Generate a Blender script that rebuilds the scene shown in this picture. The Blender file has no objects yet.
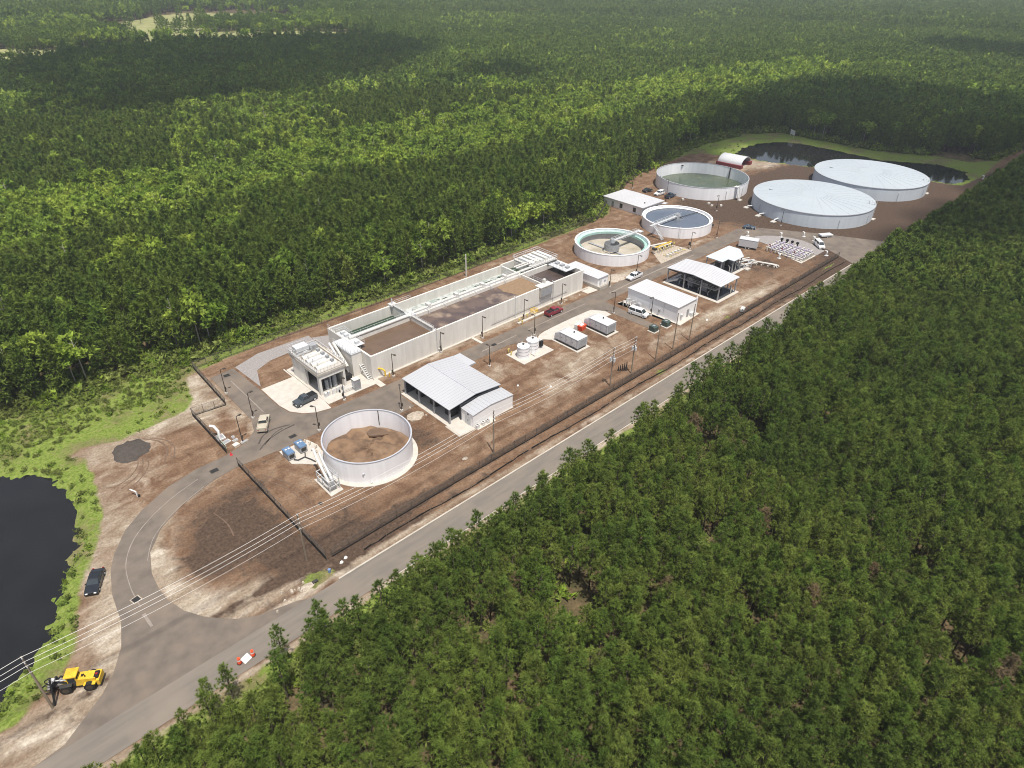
import bpy, math, random
import numpy as np
from mathutils import Vector, Matrix
from mathutils.geometry import tessellate_polygon
random.seed(7)
R = math.radians
S = bpy.context.scene
COL = S.collection

# ------------------------------------------------------------------ camera
# world: +X runs along the plant (away to the upper right), +Y across it, metres, ground at z = 0
CAM_H = 82.0
heading, pitch, roll = R(46.055), R(33.035), 0.01366
fwd = Vector((math.cos(heading)*math.cos(pitch), math.sin(heading)*math.cos(pitch), -math.sin(pitch)))
right = fwd.cross(Vector((0, 0, 1))).normalized()
up = right.cross(fwd)
r2 = right*math.cos(roll) + up*math.sin(roll)
u2 = -right*math.sin(roll) + up*math.cos(roll)
cam = bpy.data.cameras.new('camera')
cam.sensor_width = 36.0
cam.lens = 674.59*36/1024
cam.clip_start = 1.0
cam.clip_end = 30000
camo = bpy.data.objects.new('camera', cam)
COL.objects.link(camo)
m = Matrix((r2, u2, -fwd)).transposed().to_4x4()
m.translation = Vector((0, 0, CAM_H))
camo.matrix_world = m
S.camera = camo

# ------------------------------------------------------------------ light
SUNV = Vector((-1.2, -3.18, 10.0)).normalized()          # direction towards the sun
sun = bpy.data.lights.new('sun', 'SUN')
sun.energy = 4.5
sun.angle = R(0.53)
sun.color = (1.0, 0.945, 0.86)
suno = bpy.data.objects.new('sun', sun)
COL.objects.link(suno)
suno.rotation_euler = SUNV.to_track_quat('Z', 'Y').to_euler()
W = bpy.data.worlds.new('World')
S.world = W
W.use_nodes = True
wn = W.node_tree
bg = wn.nodes['Background']
sky = wn.nodes.new('ShaderNodeTexSky')
sky.sky_type = 'NISHITA'
sky.sun_disc = False
sky.sun_elevation = math.asin(SUNV.z)
sky.sun_rotation = math.atan2(SUNV.x, SUNV.y)
sky.air_density = 1.0
sky.dust_density = 1.5
# broken cloud whitens the daylight
sat = wn.nodes.new('ShaderNodeHueSaturation')
sat.inputs['Saturation'].default_value = .55
wn.links.new(sky.outputs[0], sat.inputs['Color'])
wn.links.new(sat.outputs[0], bg.inputs[0])
bg.inputs[1].default_value = 0.125
S.view_settings.view_transform = 'Standard'
S.view_settings.look = 'None'
S.view_settings.exposure = 0.27
S.view_settings.gamma = 1.0
S.render.engine = 'CYCLES'
S.cycles.filter_width = 1.05
S.cycles.max_bounces = 5
S.cycles.diffuse_bounces = 3
S.cycles.glossy_bounces = 2
S.cycles.transmission_bounces = 3
S.cycles.volume_bounces = 0
S.cycles.use_denoising = True
S.cycles.caustics_reflective = False
S.cycles.caustics_refractive = False

# ------------------------------------------------------------------ materials
def mat(name, c1, c2=None, scale=1.0, rough=0.8, metal=0.0, bump=0.0, bscale=None, detail=4.0,
        stretch=None, c3=None, s3=0.15, trans=0.0, spec=0.3, contrast=(0.35, 0.65)):
    """procedural material: two or three real colours mixed by noise in world space, with relief"""
    mm = bpy.data.materials.new(name)
    mm.use_nodes = True
    nt = mm.node_tree
    b = nt.nodes['Principled BSDF']
    b.inputs['Roughness'].default_value = rough
    b.inputs['Metallic'].default_value = metal
    b.inputs['Specular IOR Level'].default_value = spec
    geo = nt.nodes.new('ShaderNodeNewGeometry')
    mp = nt.nodes.new('ShaderNodeMapping')
    nt.links.new(geo.outputs['Position'], mp.inputs['Vector'])
    if stretch:
        mp.inputs['Scale'].default_value = stretch
    if c2 is None:
        c2 = tuple(min(1, v*0.86) for v in c1)
    n = nt.nodes.new('ShaderNodeTexNoise')
    n.inputs['Scale'].default_value = scale
    n.inputs['Detail'].default_value = detail
    nt.links.new(mp.outputs[0], n.inputs['Vector'])
    r = nt.nodes.new('ShaderNodeValToRGB')
    r.color_ramp.elements[0].position, r.color_ramp.elements[1].position = contrast
    r.color_ramp.elements[0].color = (*c2, 1)
    r.color_ramp.elements[1].color = (*c1, 1)
    nt.links.new(n.outputs[0], r.inputs[0])
    out = r.outputs[0]
    if c3:
        n3 = nt.nodes.new('ShaderNodeTexNoise')
        n3.inputs['Scale'].default_value = s3
        n3.inputs['Detail'].default_value = 5
        nt.links.new(geo.outputs['Position'], n3.inputs['Vector'])
        r3 = nt.nodes.new('ShaderNodeValToRGB')
        r3.color_ramp.elements[0].position = 0.5
        r3.color_ramp.elements[1].position = 0.68
        nt.links.new(n3.outputs[0], r3.inputs[0])
        mx = nt.nodes.new('ShaderNodeMixRGB')
        nt.links.new(r3.outputs[0], mx.inputs[0])
        nt.links.new(out, mx.inputs[1])
        mx.inputs[2].default_value = (*c3, 1)
        out = mx.outputs[0]
    nt.links.new(out, b.inputs['Base Color'])
    if bump:
        bp = nt.nodes.new('ShaderNodeBump')
        bp.inputs['Strength'].default_value = bump
        n4 = nt.nodes.new('ShaderNodeTexNoise')
        n4.inputs['Scale'].default_value = bscale or scale*3
        n4.inputs['Detail'].default_value = 5
        nt.links.new(mp.outputs[0], n4.inputs['Vector'])
        nt.links.new(n4.outputs[0], bp.inputs['Height'])
        nt.links.new(bp.outputs[0], b.inputs['Normal'])
    return mm

M = {}
def K(name, *a, **k):
    M[name] = mat(name, *a, **k)
K('asphalt', (.168, .138, .112), (.126, .104, .087), .45, .9, c3=(.188, .152, .120), s3=.14, bump=.25, bscale=9, detail=8)
K('road_asphalt', (.190, .164, .138), (.160, .139, .119), .6, .9, c3=(.212, .180, .148), s3=.12, bump=.15, bscale=9, stretch=(.25, 2.0, 1))
K('concrete', (0.477, 0.436, 0.378), (0.405, 0.369, 0.315), .6, .85, bump=.15, bscale=6, c3=(0.387, 0.347, 0.297), s3=.4)
K('cover_blue', (.53, .585, .62), (.50, .555, .59), .2, .6, spec=.2)
K('wall_concrete', (.70, .665, .61), (.60, .57, .52), .9, .88, bump=.2, bscale=5, stretch=(1, 1, .12), c3=(.64, .605, .55), s3=.5)
K('white_slab', (0.516, 0.482, 0.430), (0.456, 0.421, 0.374), .8, .8)
K('tank_white', (.88, .87, .88), (.80, .79, .80), .8, .5, spec=.35, stretch=(1, 1, .08))
K('tank_rim', (.45, .46, .50), None, 1, .5)
K('roof_metal', (0.437, 0.441, 0.462), (0.412, 0.416, 0.433), .1, .5, spec=.35)
K('roof_white', (0.516, 0.516, 0.529), (0.486, 0.486, 0.499), .15, .55, spec=.3)
K('cover_white', (.375, .415, .445), (.350, .390, .420), .08, .95, spec=.05)
K('tank_pale', (.58, .63, .68), (.53, .58, .63), .8, .5, spec=.3, stretch=(1, 1, .08))
K('wall_white', (.86, .84, .83), (.82, .80, .79), .5, .6, stretch=(1, 1, .3))
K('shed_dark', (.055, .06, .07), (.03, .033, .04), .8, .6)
K('steel', (.36, .365, .375), (.29, .295, .305), 1.5, .5, metal=.1)
K('galvanised', (.60, .605, .61), (.50, .505, .51), 2, .5, metal=.08)
K('light_pipe', (0.607, 0.589, 0.552), (0.515, 0.497, 0.460), 2, .5)
K('tan_pipe', (.58, .50, .40), (.5, .43, .34), 2, .5)
K('dark_steel', (.05, .048, .045), (.035, .033, .03), 2, .6)
K('black', (.018, .018, .02), (.012, .012, .013), 2, .6)
K('bronze', (.075, .062, .05), (.05, .04, .033), 2, .5)
K('wood_pole', (.27, .22, .165), (.19, .15, .11), 3, .85, stretch=(1, 1, .1))
K('yellow', (.72, .47, .045), (.6, .38, .03), 2, .45)
K('yellow_pale', (.60, .50, .14), (.5, .4, .1), 2, .5)
K('orange', (.80, .10, .035), (.7, .08, .03), 2, .5)
K('blue_top', (.13, .21, .33), (.10, .17, .28), 2, .4)
K('purple_pipe', (.50, .46, .55), (.42, .38, .47), 2, .5)
K('tyre', (.022, .02, .02), None, 4, .85)
K('glass_dark', (.025, .035, .04), None, 1, .08, spec=.9)
K('paint_black', (.016, .018, .022), None, 1, .16, spec=.8)
K('paint_grey', (.06, .068, .078), None, 1, .25, spec=.7)
K('paint_tan', (.48, .43, .34), None, 1, .3, spec=.6)
K('paint_red', (.22, .02, .035), None, 1, .25, spec=.7)
K('paint_white', (.78, .77, .76), None, 1, .25, spec=.6)
K('paint_blue', (.03, .055, .09), None, 1, .22, spec=.7)
K('lamp_clear', (.8, .8, .78), None, 1, .15, spec=.8)
K('lamp_red', (.35, .02, .02), None, 1, .2, spec=.6)
K('water_dark', (.014, .014, .014), (.011, .011, .011), .2, .05, spec=.35, bump=.02, bscale=1.2)
K('water_green', (.028, .055, .032), (.02, .042, .026), .5, .15, bump=.05)
K('water_algae', (.075, .095, .06), (.06, .08, .05), .12, .25, c3=(.09, .105, .065), s3=.2, bump=.05)
K('water_slate', (.105, .125, .16), (.085, .105, .14), .15, .12, bump=.06, bscale=2)
K('sludge_brown', (0.140, 0.092, 0.061), (0.115, 0.075, 0.049), .5, .3, bump=.1, bscale=3)
K('sludge_dark', (.085, .06, .052), (.06, .045, .04), .4, .3, bump=.1)
K('sludge_swirl', (.125, .088, .072), (.085, .062, .056), .35, .3, c3=(.30, .225, .165), s3=.24, bump=.1, detail=9, contrast=(.42, .58))
K('foam_tan', (0.255, 0.170, 0.102), (0.212, 0.140, 0.085), 1.2, .8, bump=.3)
K('foam_white', (.44, .455, .435), (.26, .30, .27), .7, .7, bump=.2, detail=8, contrast=(.42, .58))
K('tank_mud', (.215, .135, .080), (.115, .072, .046), .55, .85, bump=.9, bscale=2.2, c3=(.235, .155, .098), s3=.3, contrast=(.38, .62), detail=8)
K('teal_trough', (.38, .55, .50), (.30, .46, .42), 2, .4)
K('beige_floor', (0.450, 0.410, 0.342), (0.360, 0.324, 0.261), .35, .8, c3=(0.297, 0.261, 0.198), s3=.25)
K('barn_red', (.20, .035, .04), (.15, .03, .035), 1.5, .7)
K('gravel_dark', (.085, .070, .060), (.055, .046, .040), 3, .95, bump=.8, bscale=7)
K('gravel_grey', (0.306, 0.279, 0.270), (0.225, 0.207, 0.198), 3, .95, bump=.5, bscale=7)
K('rubble', (.46, .40, .33), (.30, .25, .195), 2.5, .9, bump=.6)
K('spoil', (.16, .105, .075), (.11, .075, .052), 2, .95, bump=.6)
K('silt_black', (.025, .022, .02), (.018, .016, .015), 3, .8)
K('wire_dark', (.10, .088, .075), None, 3, .6)
K('conductor', (.62, .60, .57), None, 3, .4, metal=.2)
K('glass_white', (.65, .65, .64), None, 3, .3)
K('bark', (.12, .095, .072), (.075, .06, .045), 3, .95, stretch=(1, 1, .2))
K('grey_bark', (.38, .35, .31), (.28, .25, .22), 3, .95)
K('paint_green', (.06, .085, .075), None, 2, .45)
K('lamp_red_bright', (.6,.04,.05), None, 2, .5)
K('banner_green', (.10,.30,.08), (.7,.7,.65), 2.5, .6)
K('sand_dust', (.27, .23, .195), (.235, .20, .175), 2, .9)
K('sign_white', (0.675, 0.666, 0.648), None, 3, .6)
K('lid_blue', (.16, .24, .42), None, 3, .5)
K('cloud_white', (.80, .81, .83), None, .01, 1.0)

def leaf_mat(name, ca, cb, cc, lowscale=.03, trans=.25):
    """foliage: colour varies per tree, over the stand and from leaf clump to leaf clump"""
    mm = bpy.data.materials.new(name)
    mm.use_nodes = True
    nt = mm.node_tree
    nd, lk = nt.nodes, nt.links
    b = nd['Principled BSDF']
    b.inputs['Roughness'].default_value = .75
    b.inputs['Specular IOR Level'].default_value = .10
    info = nd.new('ShaderNodeObjectInfo')
    geo = nd.new('ShaderNodeNewGeometry')
    n1 = nd.new('ShaderNodeTexNoise'); n1.inputs['Scale'].default_value = lowscale; n1.inputs['Detail'].default_value = 3
    n2 = nd.new('ShaderNodeTexNoise'); n2.inputs['Scale'].default_value = .8; n2.inputs['Detail'].default_value = 3
    lk.new(geo.outputs['Position'], n1.inputs['Vector'])
    lk.new(geo.outputs['Position'], n2.inputs['Vector'])
    m1 = nd.new('ShaderNodeMixRGB'); m1.inputs[1].default_value = (*ca, 1); m1.inputs[2].default_value = (*cb, 1)
    lk.new(info.outputs['Random'], m1.inputs[0])
    r1 = nd.new('ShaderNodeValToRGB'); r1.color_ramp.elements[0].position = .4; r1.color_ramp.elements[1].position = .62
    lk.new(n1.outputs[0], r1.inputs[0])
    m2 = nd.new('ShaderNodeMixRGB'); m2.inputs[2].default_value = (*cc, 1)
    mu = nd.new('ShaderNodeMath'); mu.operation = 'MULTIPLY'; mu.inputs[1].default_value = .6
    lk.new(r1.outputs[0], mu.inputs[0]); lk.new(mu.outputs[0], m2.inputs[0]); lk.new(m1.outputs[0], m2.inputs[1])
    hsv = nd.new('ShaderNodeHueSaturation')
    mr = nd.new('ShaderNodeMapRange'); mr.inputs[1].default_value = .3; mr.inputs[2].default_value = .7
    mr.inputs[3].default_value = .46; mr.inputs[4].default_value = 1.62
    lk.new(n2.outputs[0], mr.inputs[0]); lk.new(mr.outputs[0], hsv.inputs['Value']); lk.new(m2.outputs[0], hsv.inputs['Color'])
    lk.new(hsv.outputs[0], b.inputs['Base Color'])
    tr = nd.new('ShaderNodeBsdfTranslucent'); lk.new(hsv.outputs[0], tr.inputs['Color'])
    mix = nd.new('ShaderNodeMixShader'); mix.inputs[0].default_value = trans
    lk.new(b.outputs[0], mix.inputs[1]); lk.new(tr.outputs[0], mix.inputs[2])
    lk.new(mix.outputs[0], nd['Material Output'].inputs['Surface'])
    return mm
M['pine_leaf'] = leaf_mat('pine_leaf', (.104, .165, .028), (.180, .222, .046), (.080, .124, .026), .06, .30)
M['broad_leaf'] = leaf_mat('broad_leaf', (.17, .26, .034), (.30, .37, .055), (.14, .21, .035), .03, .35)
M['dark_leaf'] = leaf_mat('dark_leaf', (.098, .160, .026), (.152, .200, .034), (.108, .148, .030), .04, .32)
M['far_leaf'] = leaf_mat('far_leaf', (.125, .195, .036), (.185, .240, .046), (.100, .155, .034), .02, .32)
M['shrub_leaf'] = leaf_mat('shrub_leaf', (.15, .215, .040), (.22, .265, .065), (.18, .19, .06), .06, .35)
M['dead_leaf'] = leaf_mat('dead_leaf', (.19, .135, .075), (.22, .17, .10), (.15, .11, .06), .06)

# ------------------------------------------------------------------ object helpers
def tag(o, label=None, cat=None, group=None, kind=None):
    if label: o['label'] = label
    if cat: o['category'] = cat
    if group: o['group'] = group
    if kind: o['kind'] = kind
    return o
def thing(name, label, cat, loc=(0, 0, 0), rz=0.0, group=None):
    o = bpy.data.objects.new(name, None)
    o.empty_display_size = .5
    COL.objects.link(o)
    o.location = loc
    o.rotation_euler = (0, 0, rz)
    return tag(o, label, cat, group)
def add(name, me, parent=None, loc=(0, 0, 0), rz=0.0):
    o = bpy.data.objects.new(name, me)
    COL.objects.link(o)
    o.parent = parent
    o.location = loc
    o.rotation_euler = (0, 0, rz)
    return o
def copy_tree(o, parent=None):
    c = o.copy()
    COL.objects.link(c)
    c.parent = parent
    for ch in o.children:
        copy_tree(ch, c)
    return c

class MB:
    """collects boxes, cylinders, tubes and prisms into ONE mesh"""
    def __init__(s):
        s.v, s.f = [], []
    def raw(s, v, f):
        n = len(s.v)
        s.v += [tuple(p) for p in v]
        s.f += [tuple(i+n for i in q) for q in f]
        return s
    def box(s, x0, y0, z0, x1, y1, z1):
        v = [(x0,y0,z0),(x1,y0,z0),(x1,y1,z0),(x0,y1,z0),(x0,y0,z1),(x1,y0,z1),(x1,y1,z1),(x0,y1,z1)]
        return s.raw(v, [(0,3,2,1),(4,5,6,7),(0,1,5,4),(1,2,6,5),(2,3,7,6),(3,0,4,7)])
    def hexa(s, b, t):
        """eight corners: four at the bottom, four at the top (both counter-clockwise)"""
        return s.raw(list(b)+list(t), [(0,3,2,1),(4,5,6,7),(0,1,5,4),(1,2,6,5),(2,3,7,6),(3,0,4,7)])
    def frus(s, cx, cy, z0, z1, r0, r1, n=12, cap=True, ph=0.0):
        v = []
        for r, z in ((r0, z0), (r1, z1)):
            for i in range(n):
                a = ph + 2*math.pi*i/n
                v.append((cx+r*math.cos(a), cy+r*math.sin(a), z))
        f = [(i, (i+1) % n, n+(i+1) % n, n+i) for i in range(n)]
        if cap:
            f += [tuple(range(n-1, -1, -1)), tuple(range(n, 2*n))]
        return s.raw(v, f)
    def cyl(s, cx, cy, z0, z1, r, n=12):
        return s.frus(cx, cy, z0, z1, r, r, n)
    def ring(s, cx, cy, z0, z1, ri, ro, n=64, a0=0.0, a1=2*math.pi):
        full = abs(a1-a0-2*math.pi) < 1e-6
        k = n if full else n+1
        v = []
        for i in range(k):
            a = a0+(a1-a0)*i/n
            c, d = math.cos(a), math.sin(a)
            v += [(cx+ro*c, cy+ro*d, z0), (cx+ro*c, cy+ro*d, z1), (cx+ri*c, cy+ri*d, z1), (cx+ri*c, cy+ri*d, z0)]
        f = []
        for i in range(n):
            p, q = 4*i, 4*((i+1) % k)
            f += [(p, q, q+1, p+1), (p+1, q+1, q+2, p+2), (p+2, q+2, q+3, p+3), (p+3, q+3, q, p)]
        if not full:
            f += [(0, 1, 2, 3), (4*n+3, 4*n+2, 4*n+1, 4*n)]
        return s.raw(v, f)
    def tube(s, pts, r, n=8, cap=True):
        pts = [Vector(p) for p in pts]
        v = []
        prev = None
        for i, p in enumerate(pts):
            if i == 0: d = pts[1]-pts[0]
            elif i == len(pts)-1: d = pts[-1]-pts[-2]
            else: d = (pts[i+1]-p).normalized()+(p-pts[i-1]).normalized()
            d.normalize()
            a = Vector((0, 0, 1)) if abs(d.z) < .9 else Vector((1, 0, 0))
            if prev is not None and (prev-d*prev.dot(d)).length > .1: x = (prev-d*prev.dot(d)).normalized()
            else: x = a.cross(d).normalized()
            prev = x
            y = d.cross(x)
            rr = r[i] if isinstance(r, (list, tuple)) else r
            for k in range(n):
                t = 2*math.pi*k/n
                v.append(p+x*rr*math.cos(t)+y*rr*math.sin(t))
        f = []
        for i in range(len(pts)-1):
            for k in range(n):
                f.append((i*n+k, i*n+(k+1) % n, (i+1)*n+(k+1) % n, (i+1)*n+k))
        if cap:
            f += [tuple(range(n-1, -1, -1)), tuple(range((len(pts)-1)*n, len(pts)*n))]
        return s.raw(v, f)
    def bar(s, p, q, w, h=None):
        """square bar between two points"""
        return s.tube([p, q], (w if h is None else (w+h)/2)*.7, 4)
    def prism(s, poly, z0, z1):
        n = len(poly)
        area = sum(poly[i][0]*poly[(i+1) % n][1]-poly[(i+1) % n][0]*poly[i][1] for i in range(n))
        if area < 0: poly = poly[::-1]
        tri = tessellate_polygon([[Vector((p[0], p[1], 0)) for p in poly]])
        v = [(p[0], p[1], z0) for p in poly]+[(p[0], p[1], z1) for p in poly]
        f = []
        for t in tri:
            a, b, c = [poly[i] for i in t]
            if (b[0]-a[0])*(c[1]-a[1])-(b[1]-a[1])*(c[0]-a[0]) < 0: t = (t[0], t[2], t[1])
            f.append(tuple(i+n for i in t)); f.append((t[2], t[1], t[0]))
        f += [(i, (i+1) % n, n+(i+1) % n, n+i) for i in range(n)]
        return s.raw(v, f)
    def prof_y(s, prof, y0, y1):
        """closed profile in x,z pulled along y"""
        n = len(prof)
        v = [(p[0], y0, p[1]) for p in prof]+[(p[0], y1, p[1]) for p in prof]
        f = [(i, (i+1) % n, n+(i+1) % n, n+i) for i in range(n)]+[tuple(range(n-1, -1, -1)), tuple(range(n, 2*n))]
        return s.raw(v, f)
    def mesh(s, name, material, smooth=False):
        me = bpy.data.meshes.new(name)
        me.from_pydata(s.v, [], s.f)
        me.materials.append(M[material] if isinstance(material, str) else material)
        if smooth:
            me.polygons.foreach_set('use_smooth', [True]*len(me.polygons))
            try: me.set_sharp_from_angle(angle=R(40))
            except Exception: pass
        me.update()
        return me
    def build(s, name, material, parent=None, loc=(0, 0, 0), rz=0.0, smooth=False):
        return add(name, s.mesh(name, material, smooth), parent, loc, rz)
# ------------------------------------------------------------------ ground
POND_NEAR = [(-60,140),(-20,139),(-2.2,132.1),(1.2,129.4),(4.4,125.7),(5.4,119.4),(5.1,112.6),(4.3,107.5),(2.7,103.8),(1.1,101),(-.7,97.2),(-2.6,93.9),(-4,90.4),(-5.3,87),(-9.5,83.5),(-12.4,80.5),(-30,76),(-60,75)]
POND_FAR = [(306,166),(320,169.5),(334.7,168.5),(345,163),(350,155),(350,140),(348.5,114),(361,94),(357,80),(343,75),(331.1,78),(328,97.7),(323,115.8),(312,130),(303.1,151.1)]
CLEAR = [(-140,150),(-40,153),(1.9,152.6),(8.2,152.6),(13.7,150.5),(47.4,150),(94,150),(128,150),(153.4,152.4),(175.5,150.8),(186,150.5),(201.8,160.4),(227.4,170.3),(250.8,174.5),(271.4,181.3),(288.2,185.4),(310.1,187.5),(343.1,185),(362,172),(362,160.6),(362,125),(374,97),(374,84),(386,77.5),(416,76),(520,75),(760,72),(760,62),(520,61),(416,60.5),(360,60.5),(300,60.5),(200,60),(170,59),(60,58.2),(26,58.2),(14,57.8),(4,57.4),(-10,57),(-140,56)]
DIRT = [(-13.2,76.5),(-10.2,76.2),(-9.5,77.9),(-7,78.5),(-3.3,81.9),(-1.5,87.6),(-.3,92.1),(2.3,97.1),(5.3,101.4),(7.7,107.1),(8.7,112),(10,119.9),(10.3,126.5),(8.2,129.2),(11.3,130.3),(16.6,127.9),(25.8,128.7),(29.2,129.2),(30.6,129.6),(33.2,132.6),(34.2,137.3),(35.1,141.8),(37.1,142.8),(60,145.4),(100,145.4),(151,146),(169.1,146.8),(191.7,149.6),(203,158),(214.8,167.2),(240.6,173.5),(268.1,177),(285.8,179.3),(292.7,176.7),(295,168.5),(303,166.5),(301,151),(310,130),(316,116),(325.5,97.7),(329,78),(331,74),(352,72.5),(380,75),(416,75.4),(520,74.5),(760,72),(760,62.5),(520,62),(416,62.5),(360,62.5),(-140,62.5),(-140,72),(-40,72)]
def sdist(px, py, poly):
    """signed distance to a polygon, positive inside"""
    P = np.array(poly, float)
    Q = np.roll(P, -1, 0)
    d = np.full(px.shape, 1e9)
    ins = np.zeros(px.shape, bool)
    for (ax, ay), (bx, by) in zip(P, Q):
        ex, ey = bx-ax, by-ay
        t = np.clip(((px-ax)*ex+(py-ay)*ey)/(ex*ex+ey*ey+1e-12), 0, 1)
        d = np.minimum(d, np.hypot(px-ax-t*ex, py-ay-t*ey))
        c = ((ay > py) != (by > py))
        with np.errstate(divide='ignore', invalid='ignore'):
            c &= px < (bx-ax)*(py-ay)/(by-ay+1e-12)+ax
        ins ^= c
    return np.where(ins, d, -d)
def axis(a, b, st, far, n=26):
    core = np.arange(a, b+st/2, st)
    g = np.geomspace(st*1.3, far, n)
    return np.concatenate([(a-np.cumsum(g)*far/np.cumsum(g)[-1])[::-1], core, b+np.cumsum(g)*far/np.cumsum(g)[-1]])
gx = axis(-42, 400, 1.0, 9000)
gy = axis(54, 192, 1.0, 9000)
GX, GY = np.meshgrid(gx, gy)
FX, FY = GX.ravel(), GY.ravel()
sp1, sp2 = sdist(FX, FY, POND_NEAR), sdist(FX, FY, POND_FAR)
sp = np.maximum(sp1, sp2)
sp = sp+.9*np.sin(FX*.9+np.sin(FY*.35)*2)*np.sin(FY*.8+1.3)+.5*np.sin(FX*2.1+FY*1.7)
rng = np.random.default_rng(5)
FZ = np.where(sp > -1.6, -1.5*np.clip((sp+1.6)/4.5, 0, 1), 0.0)
me = bpy.data.meshes.new('ground')
nx, ny = len(gx), len(gy)
idx = np.arange(nx*ny).reshape(ny, nx)
F = np.stack([idx[:-1, :-1], idx[:-1, 1:], idx[1:, 1:], idx[1:, :-1]], -1).reshape(-1, 4)
me.vertices.add(nx*ny)
me.vertices.foreach_set('co', np.stack([FX, FY, FZ], -1).astype(np.float32).ravel())
me.loops.add(F.size)
me.loops.foreach_set('vertex_index', F.ravel().astype(np.int32))
me.polygons.add(len(F))
me.polygons.foreach_set('loop_start', (np.arange(len(F))*4).astype(np.int32))
me.polygons.foreach_set('loop_total', np.full(len(F), 4, np.int32))
me.update()
me.validate()
def blobs(L):
    v = np.zeros_like(FX)
    for x, y, rx, ry, a in L:
        v += a*np.exp(-((FX-x)/rx)**2-((FY-y)/ry)**2)
    return v
FIELDS = [[(110,800),(181,830),(264,830),(292,880),(259,900),(136,870),(60,830),(80,610),(150,650),(225,660),(245,690)],
          [(273,860),(428,820),(500,873),(480,1060),(395,1080),(300,1000),(255,930),(225,660),(365,600),(480,690)],
          [(780,952),(898,925),(955,1004),(868,1059),(700,860),(720,800),(780,790)]]
fld = np.max([sdist(FX, FY, f) for f in FIELDS], 0)
sand = blobs([(11,92,2.2,11,1.1),(12,80,3.2,5,1.0),(18,75,5,3.4,1.25),(26,72.5,5,2,.7),(15,99,4,3,.6),(20,103,6,1.6,.8),
              (16,116,7,9,.55),(8,104,4,14,.75),(3,90,3,14,1.0),(0,80,4,8,.85),(-10,73,14,4,1.0),(12,126,6,4,.7),(24,127,8,3.5,.9),(33,131,4,9,1.1),(35,140,3,5,1.1),(31,126,5,2,.6),
              (30,107.5,9,1.2,.9),(38,116,1.6,20,.7),(290,150,14,5,1.3),(300,143,12,4,.9),(280,163,9,3,.8),(150,112,8,2.2,1.0),(180,111.3,30,1.3,.8),(-5,137.2,9,.7,1.2),(100,112,40,1.6,.75),
              (102,88,9,6,.6),(115,87,12,4,.55),(145,78.5,14,2.2,.75),(160,79.5,14,2.6,.85),(172,78,14,2.6,.75),(130,80,8,2,.6),(88,97,6,4,.55),(95,82,8,3,.5),(70,103,3,2,.6),
              (60,69.6,200,.55,1.25),(-30,63.0,200,.7,1.1),(190,63.0,160,.8,.9),(215,100,3,8,.5),(150,143,60,2,.35),(206,106,8,2,.5),(260,72,50,1.5,.5),(330,69.5,60,1.5,.45),
              (34,71.0,6,1.6,.6),(47,71.5,10,1.2,.3),(80,80,16,1.4,.5),(66,91.5,5,1.6,.4)])
wet_shade = blobs([(23,90,6.5,9,1.25),(27,80,5,6,.9),(17,86,4,5,.7),(30,98,3,4,.5),(34,75,5,5,.7),(43,74,10,3,.6),(60,89,4.5,4,.85),(63,96,4,4,.6),(75,74.6,120,1.1,.9),(75,71.4,140,.7,.75),(40,80,6,4,.5),
             (55,127,3.5,4,.5),(240,72,80,3,.9),(300,70,90,2.5,.9),(255,60,60,6,.5),(232,122,14,22,.9),(275,78,60,10,1.2),(270,128,50,10,1.2),(330,100,9,40,1.2),(278,102,60,40,.7),(240,80,20,6,.9),(300,78,22,6,.9),(330,85,5,20,.8),(275,125,16,14,.8),(315,110,8,18,.7),(205,66,4,2,.3),(190,87,10,6,.5),(228,100,6,30,.6),(150,130,12,10,.25),(36,103,4,1,.5)])  # blobs round the covered tanks put cloud shade into the soil colour
green = blobs([(27,71.3,2.0,1.8,1.3),(29.6,70.8,1.6,1.0,.8),(116.1,71.4,2.6,.8,1.3),(152,75.6,2.5,1.0,.9),(184,73.6,4,.9,.8),(86,112.3,10,.7,.45),(205,72.8,8,.9,.8),(72,145,60,.9,.4),(232,71,12,1.5,.5),(10,60.8,14,1.6,.9),(60,60.8,30,1.0,.7)])
def att(name, v):
    a = me.attributes.new(name, 'FLOAT', 'POINT')
    a.data.foreach_set('value', np.asarray(v, np.float32))
att('dirt', sdist(FX, FY, DIRT))
att('clear', sdist(FX, FY, CLEAR))
att('field', fld)
att('sand', sand)
att('wet_shade', wet_shade)
att('green', green)
att('bank', sp)
gm = bpy.data.materials.new('ground')
gm.use_nodes = True
nt = gm.node_tree; nd = nt.nodes; lk = nt.links
pb = nd['Principled BSDF']; pb.inputs['Roughness'].default_value = .95; pb.inputs['Specular IOR Level'].default_value = .12
geo = nd.new('ShaderNodeNewGeometry')
def noise(sc, det=5, stretch=None, dist=0.0):
    n = nd.new('ShaderNodeTexNoise'); n.inputs['Scale'].default_value = sc; n.inputs['Detail'].default_value = det
    n.inputs['Distortion'].default_value = dist
    if stretch:
        mp = nd.new('ShaderNodeMapping'); mp.inputs['Scale'].default_value = stretch
        lk.new(geo.outputs['Position'], mp.inputs[0]); lk.new(mp.outputs[0], n.inputs['Vector'])
    else: lk.new(geo.outputs['Position'], n.inputs['Vector'])
    return n.outputs[0]
def ramp(v, stops):
    r = nd.new('ShaderNodeValToRGB')
    e = r.color_ramp.elements
    while len(e) < len(stops): e.new(.5)
    for k, (p, c) in enumerate(stops):
        e[k].position = p; e[k].color = (*c, 1)
    lk.new(v, r.inputs[0]); return r.outputs[0]
def math_(op, a, b, c=None):
    q = nd.new('ShaderNodeMath'); q.operation = op
    for i, x in enumerate((a, b, c)):
        if x is None: continue
        if isinstance(x, (int, float)): q.inputs[i].default_value = x
        else: lk.new(x, q.inputs[i])
    return q.outputs[0]
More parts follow.
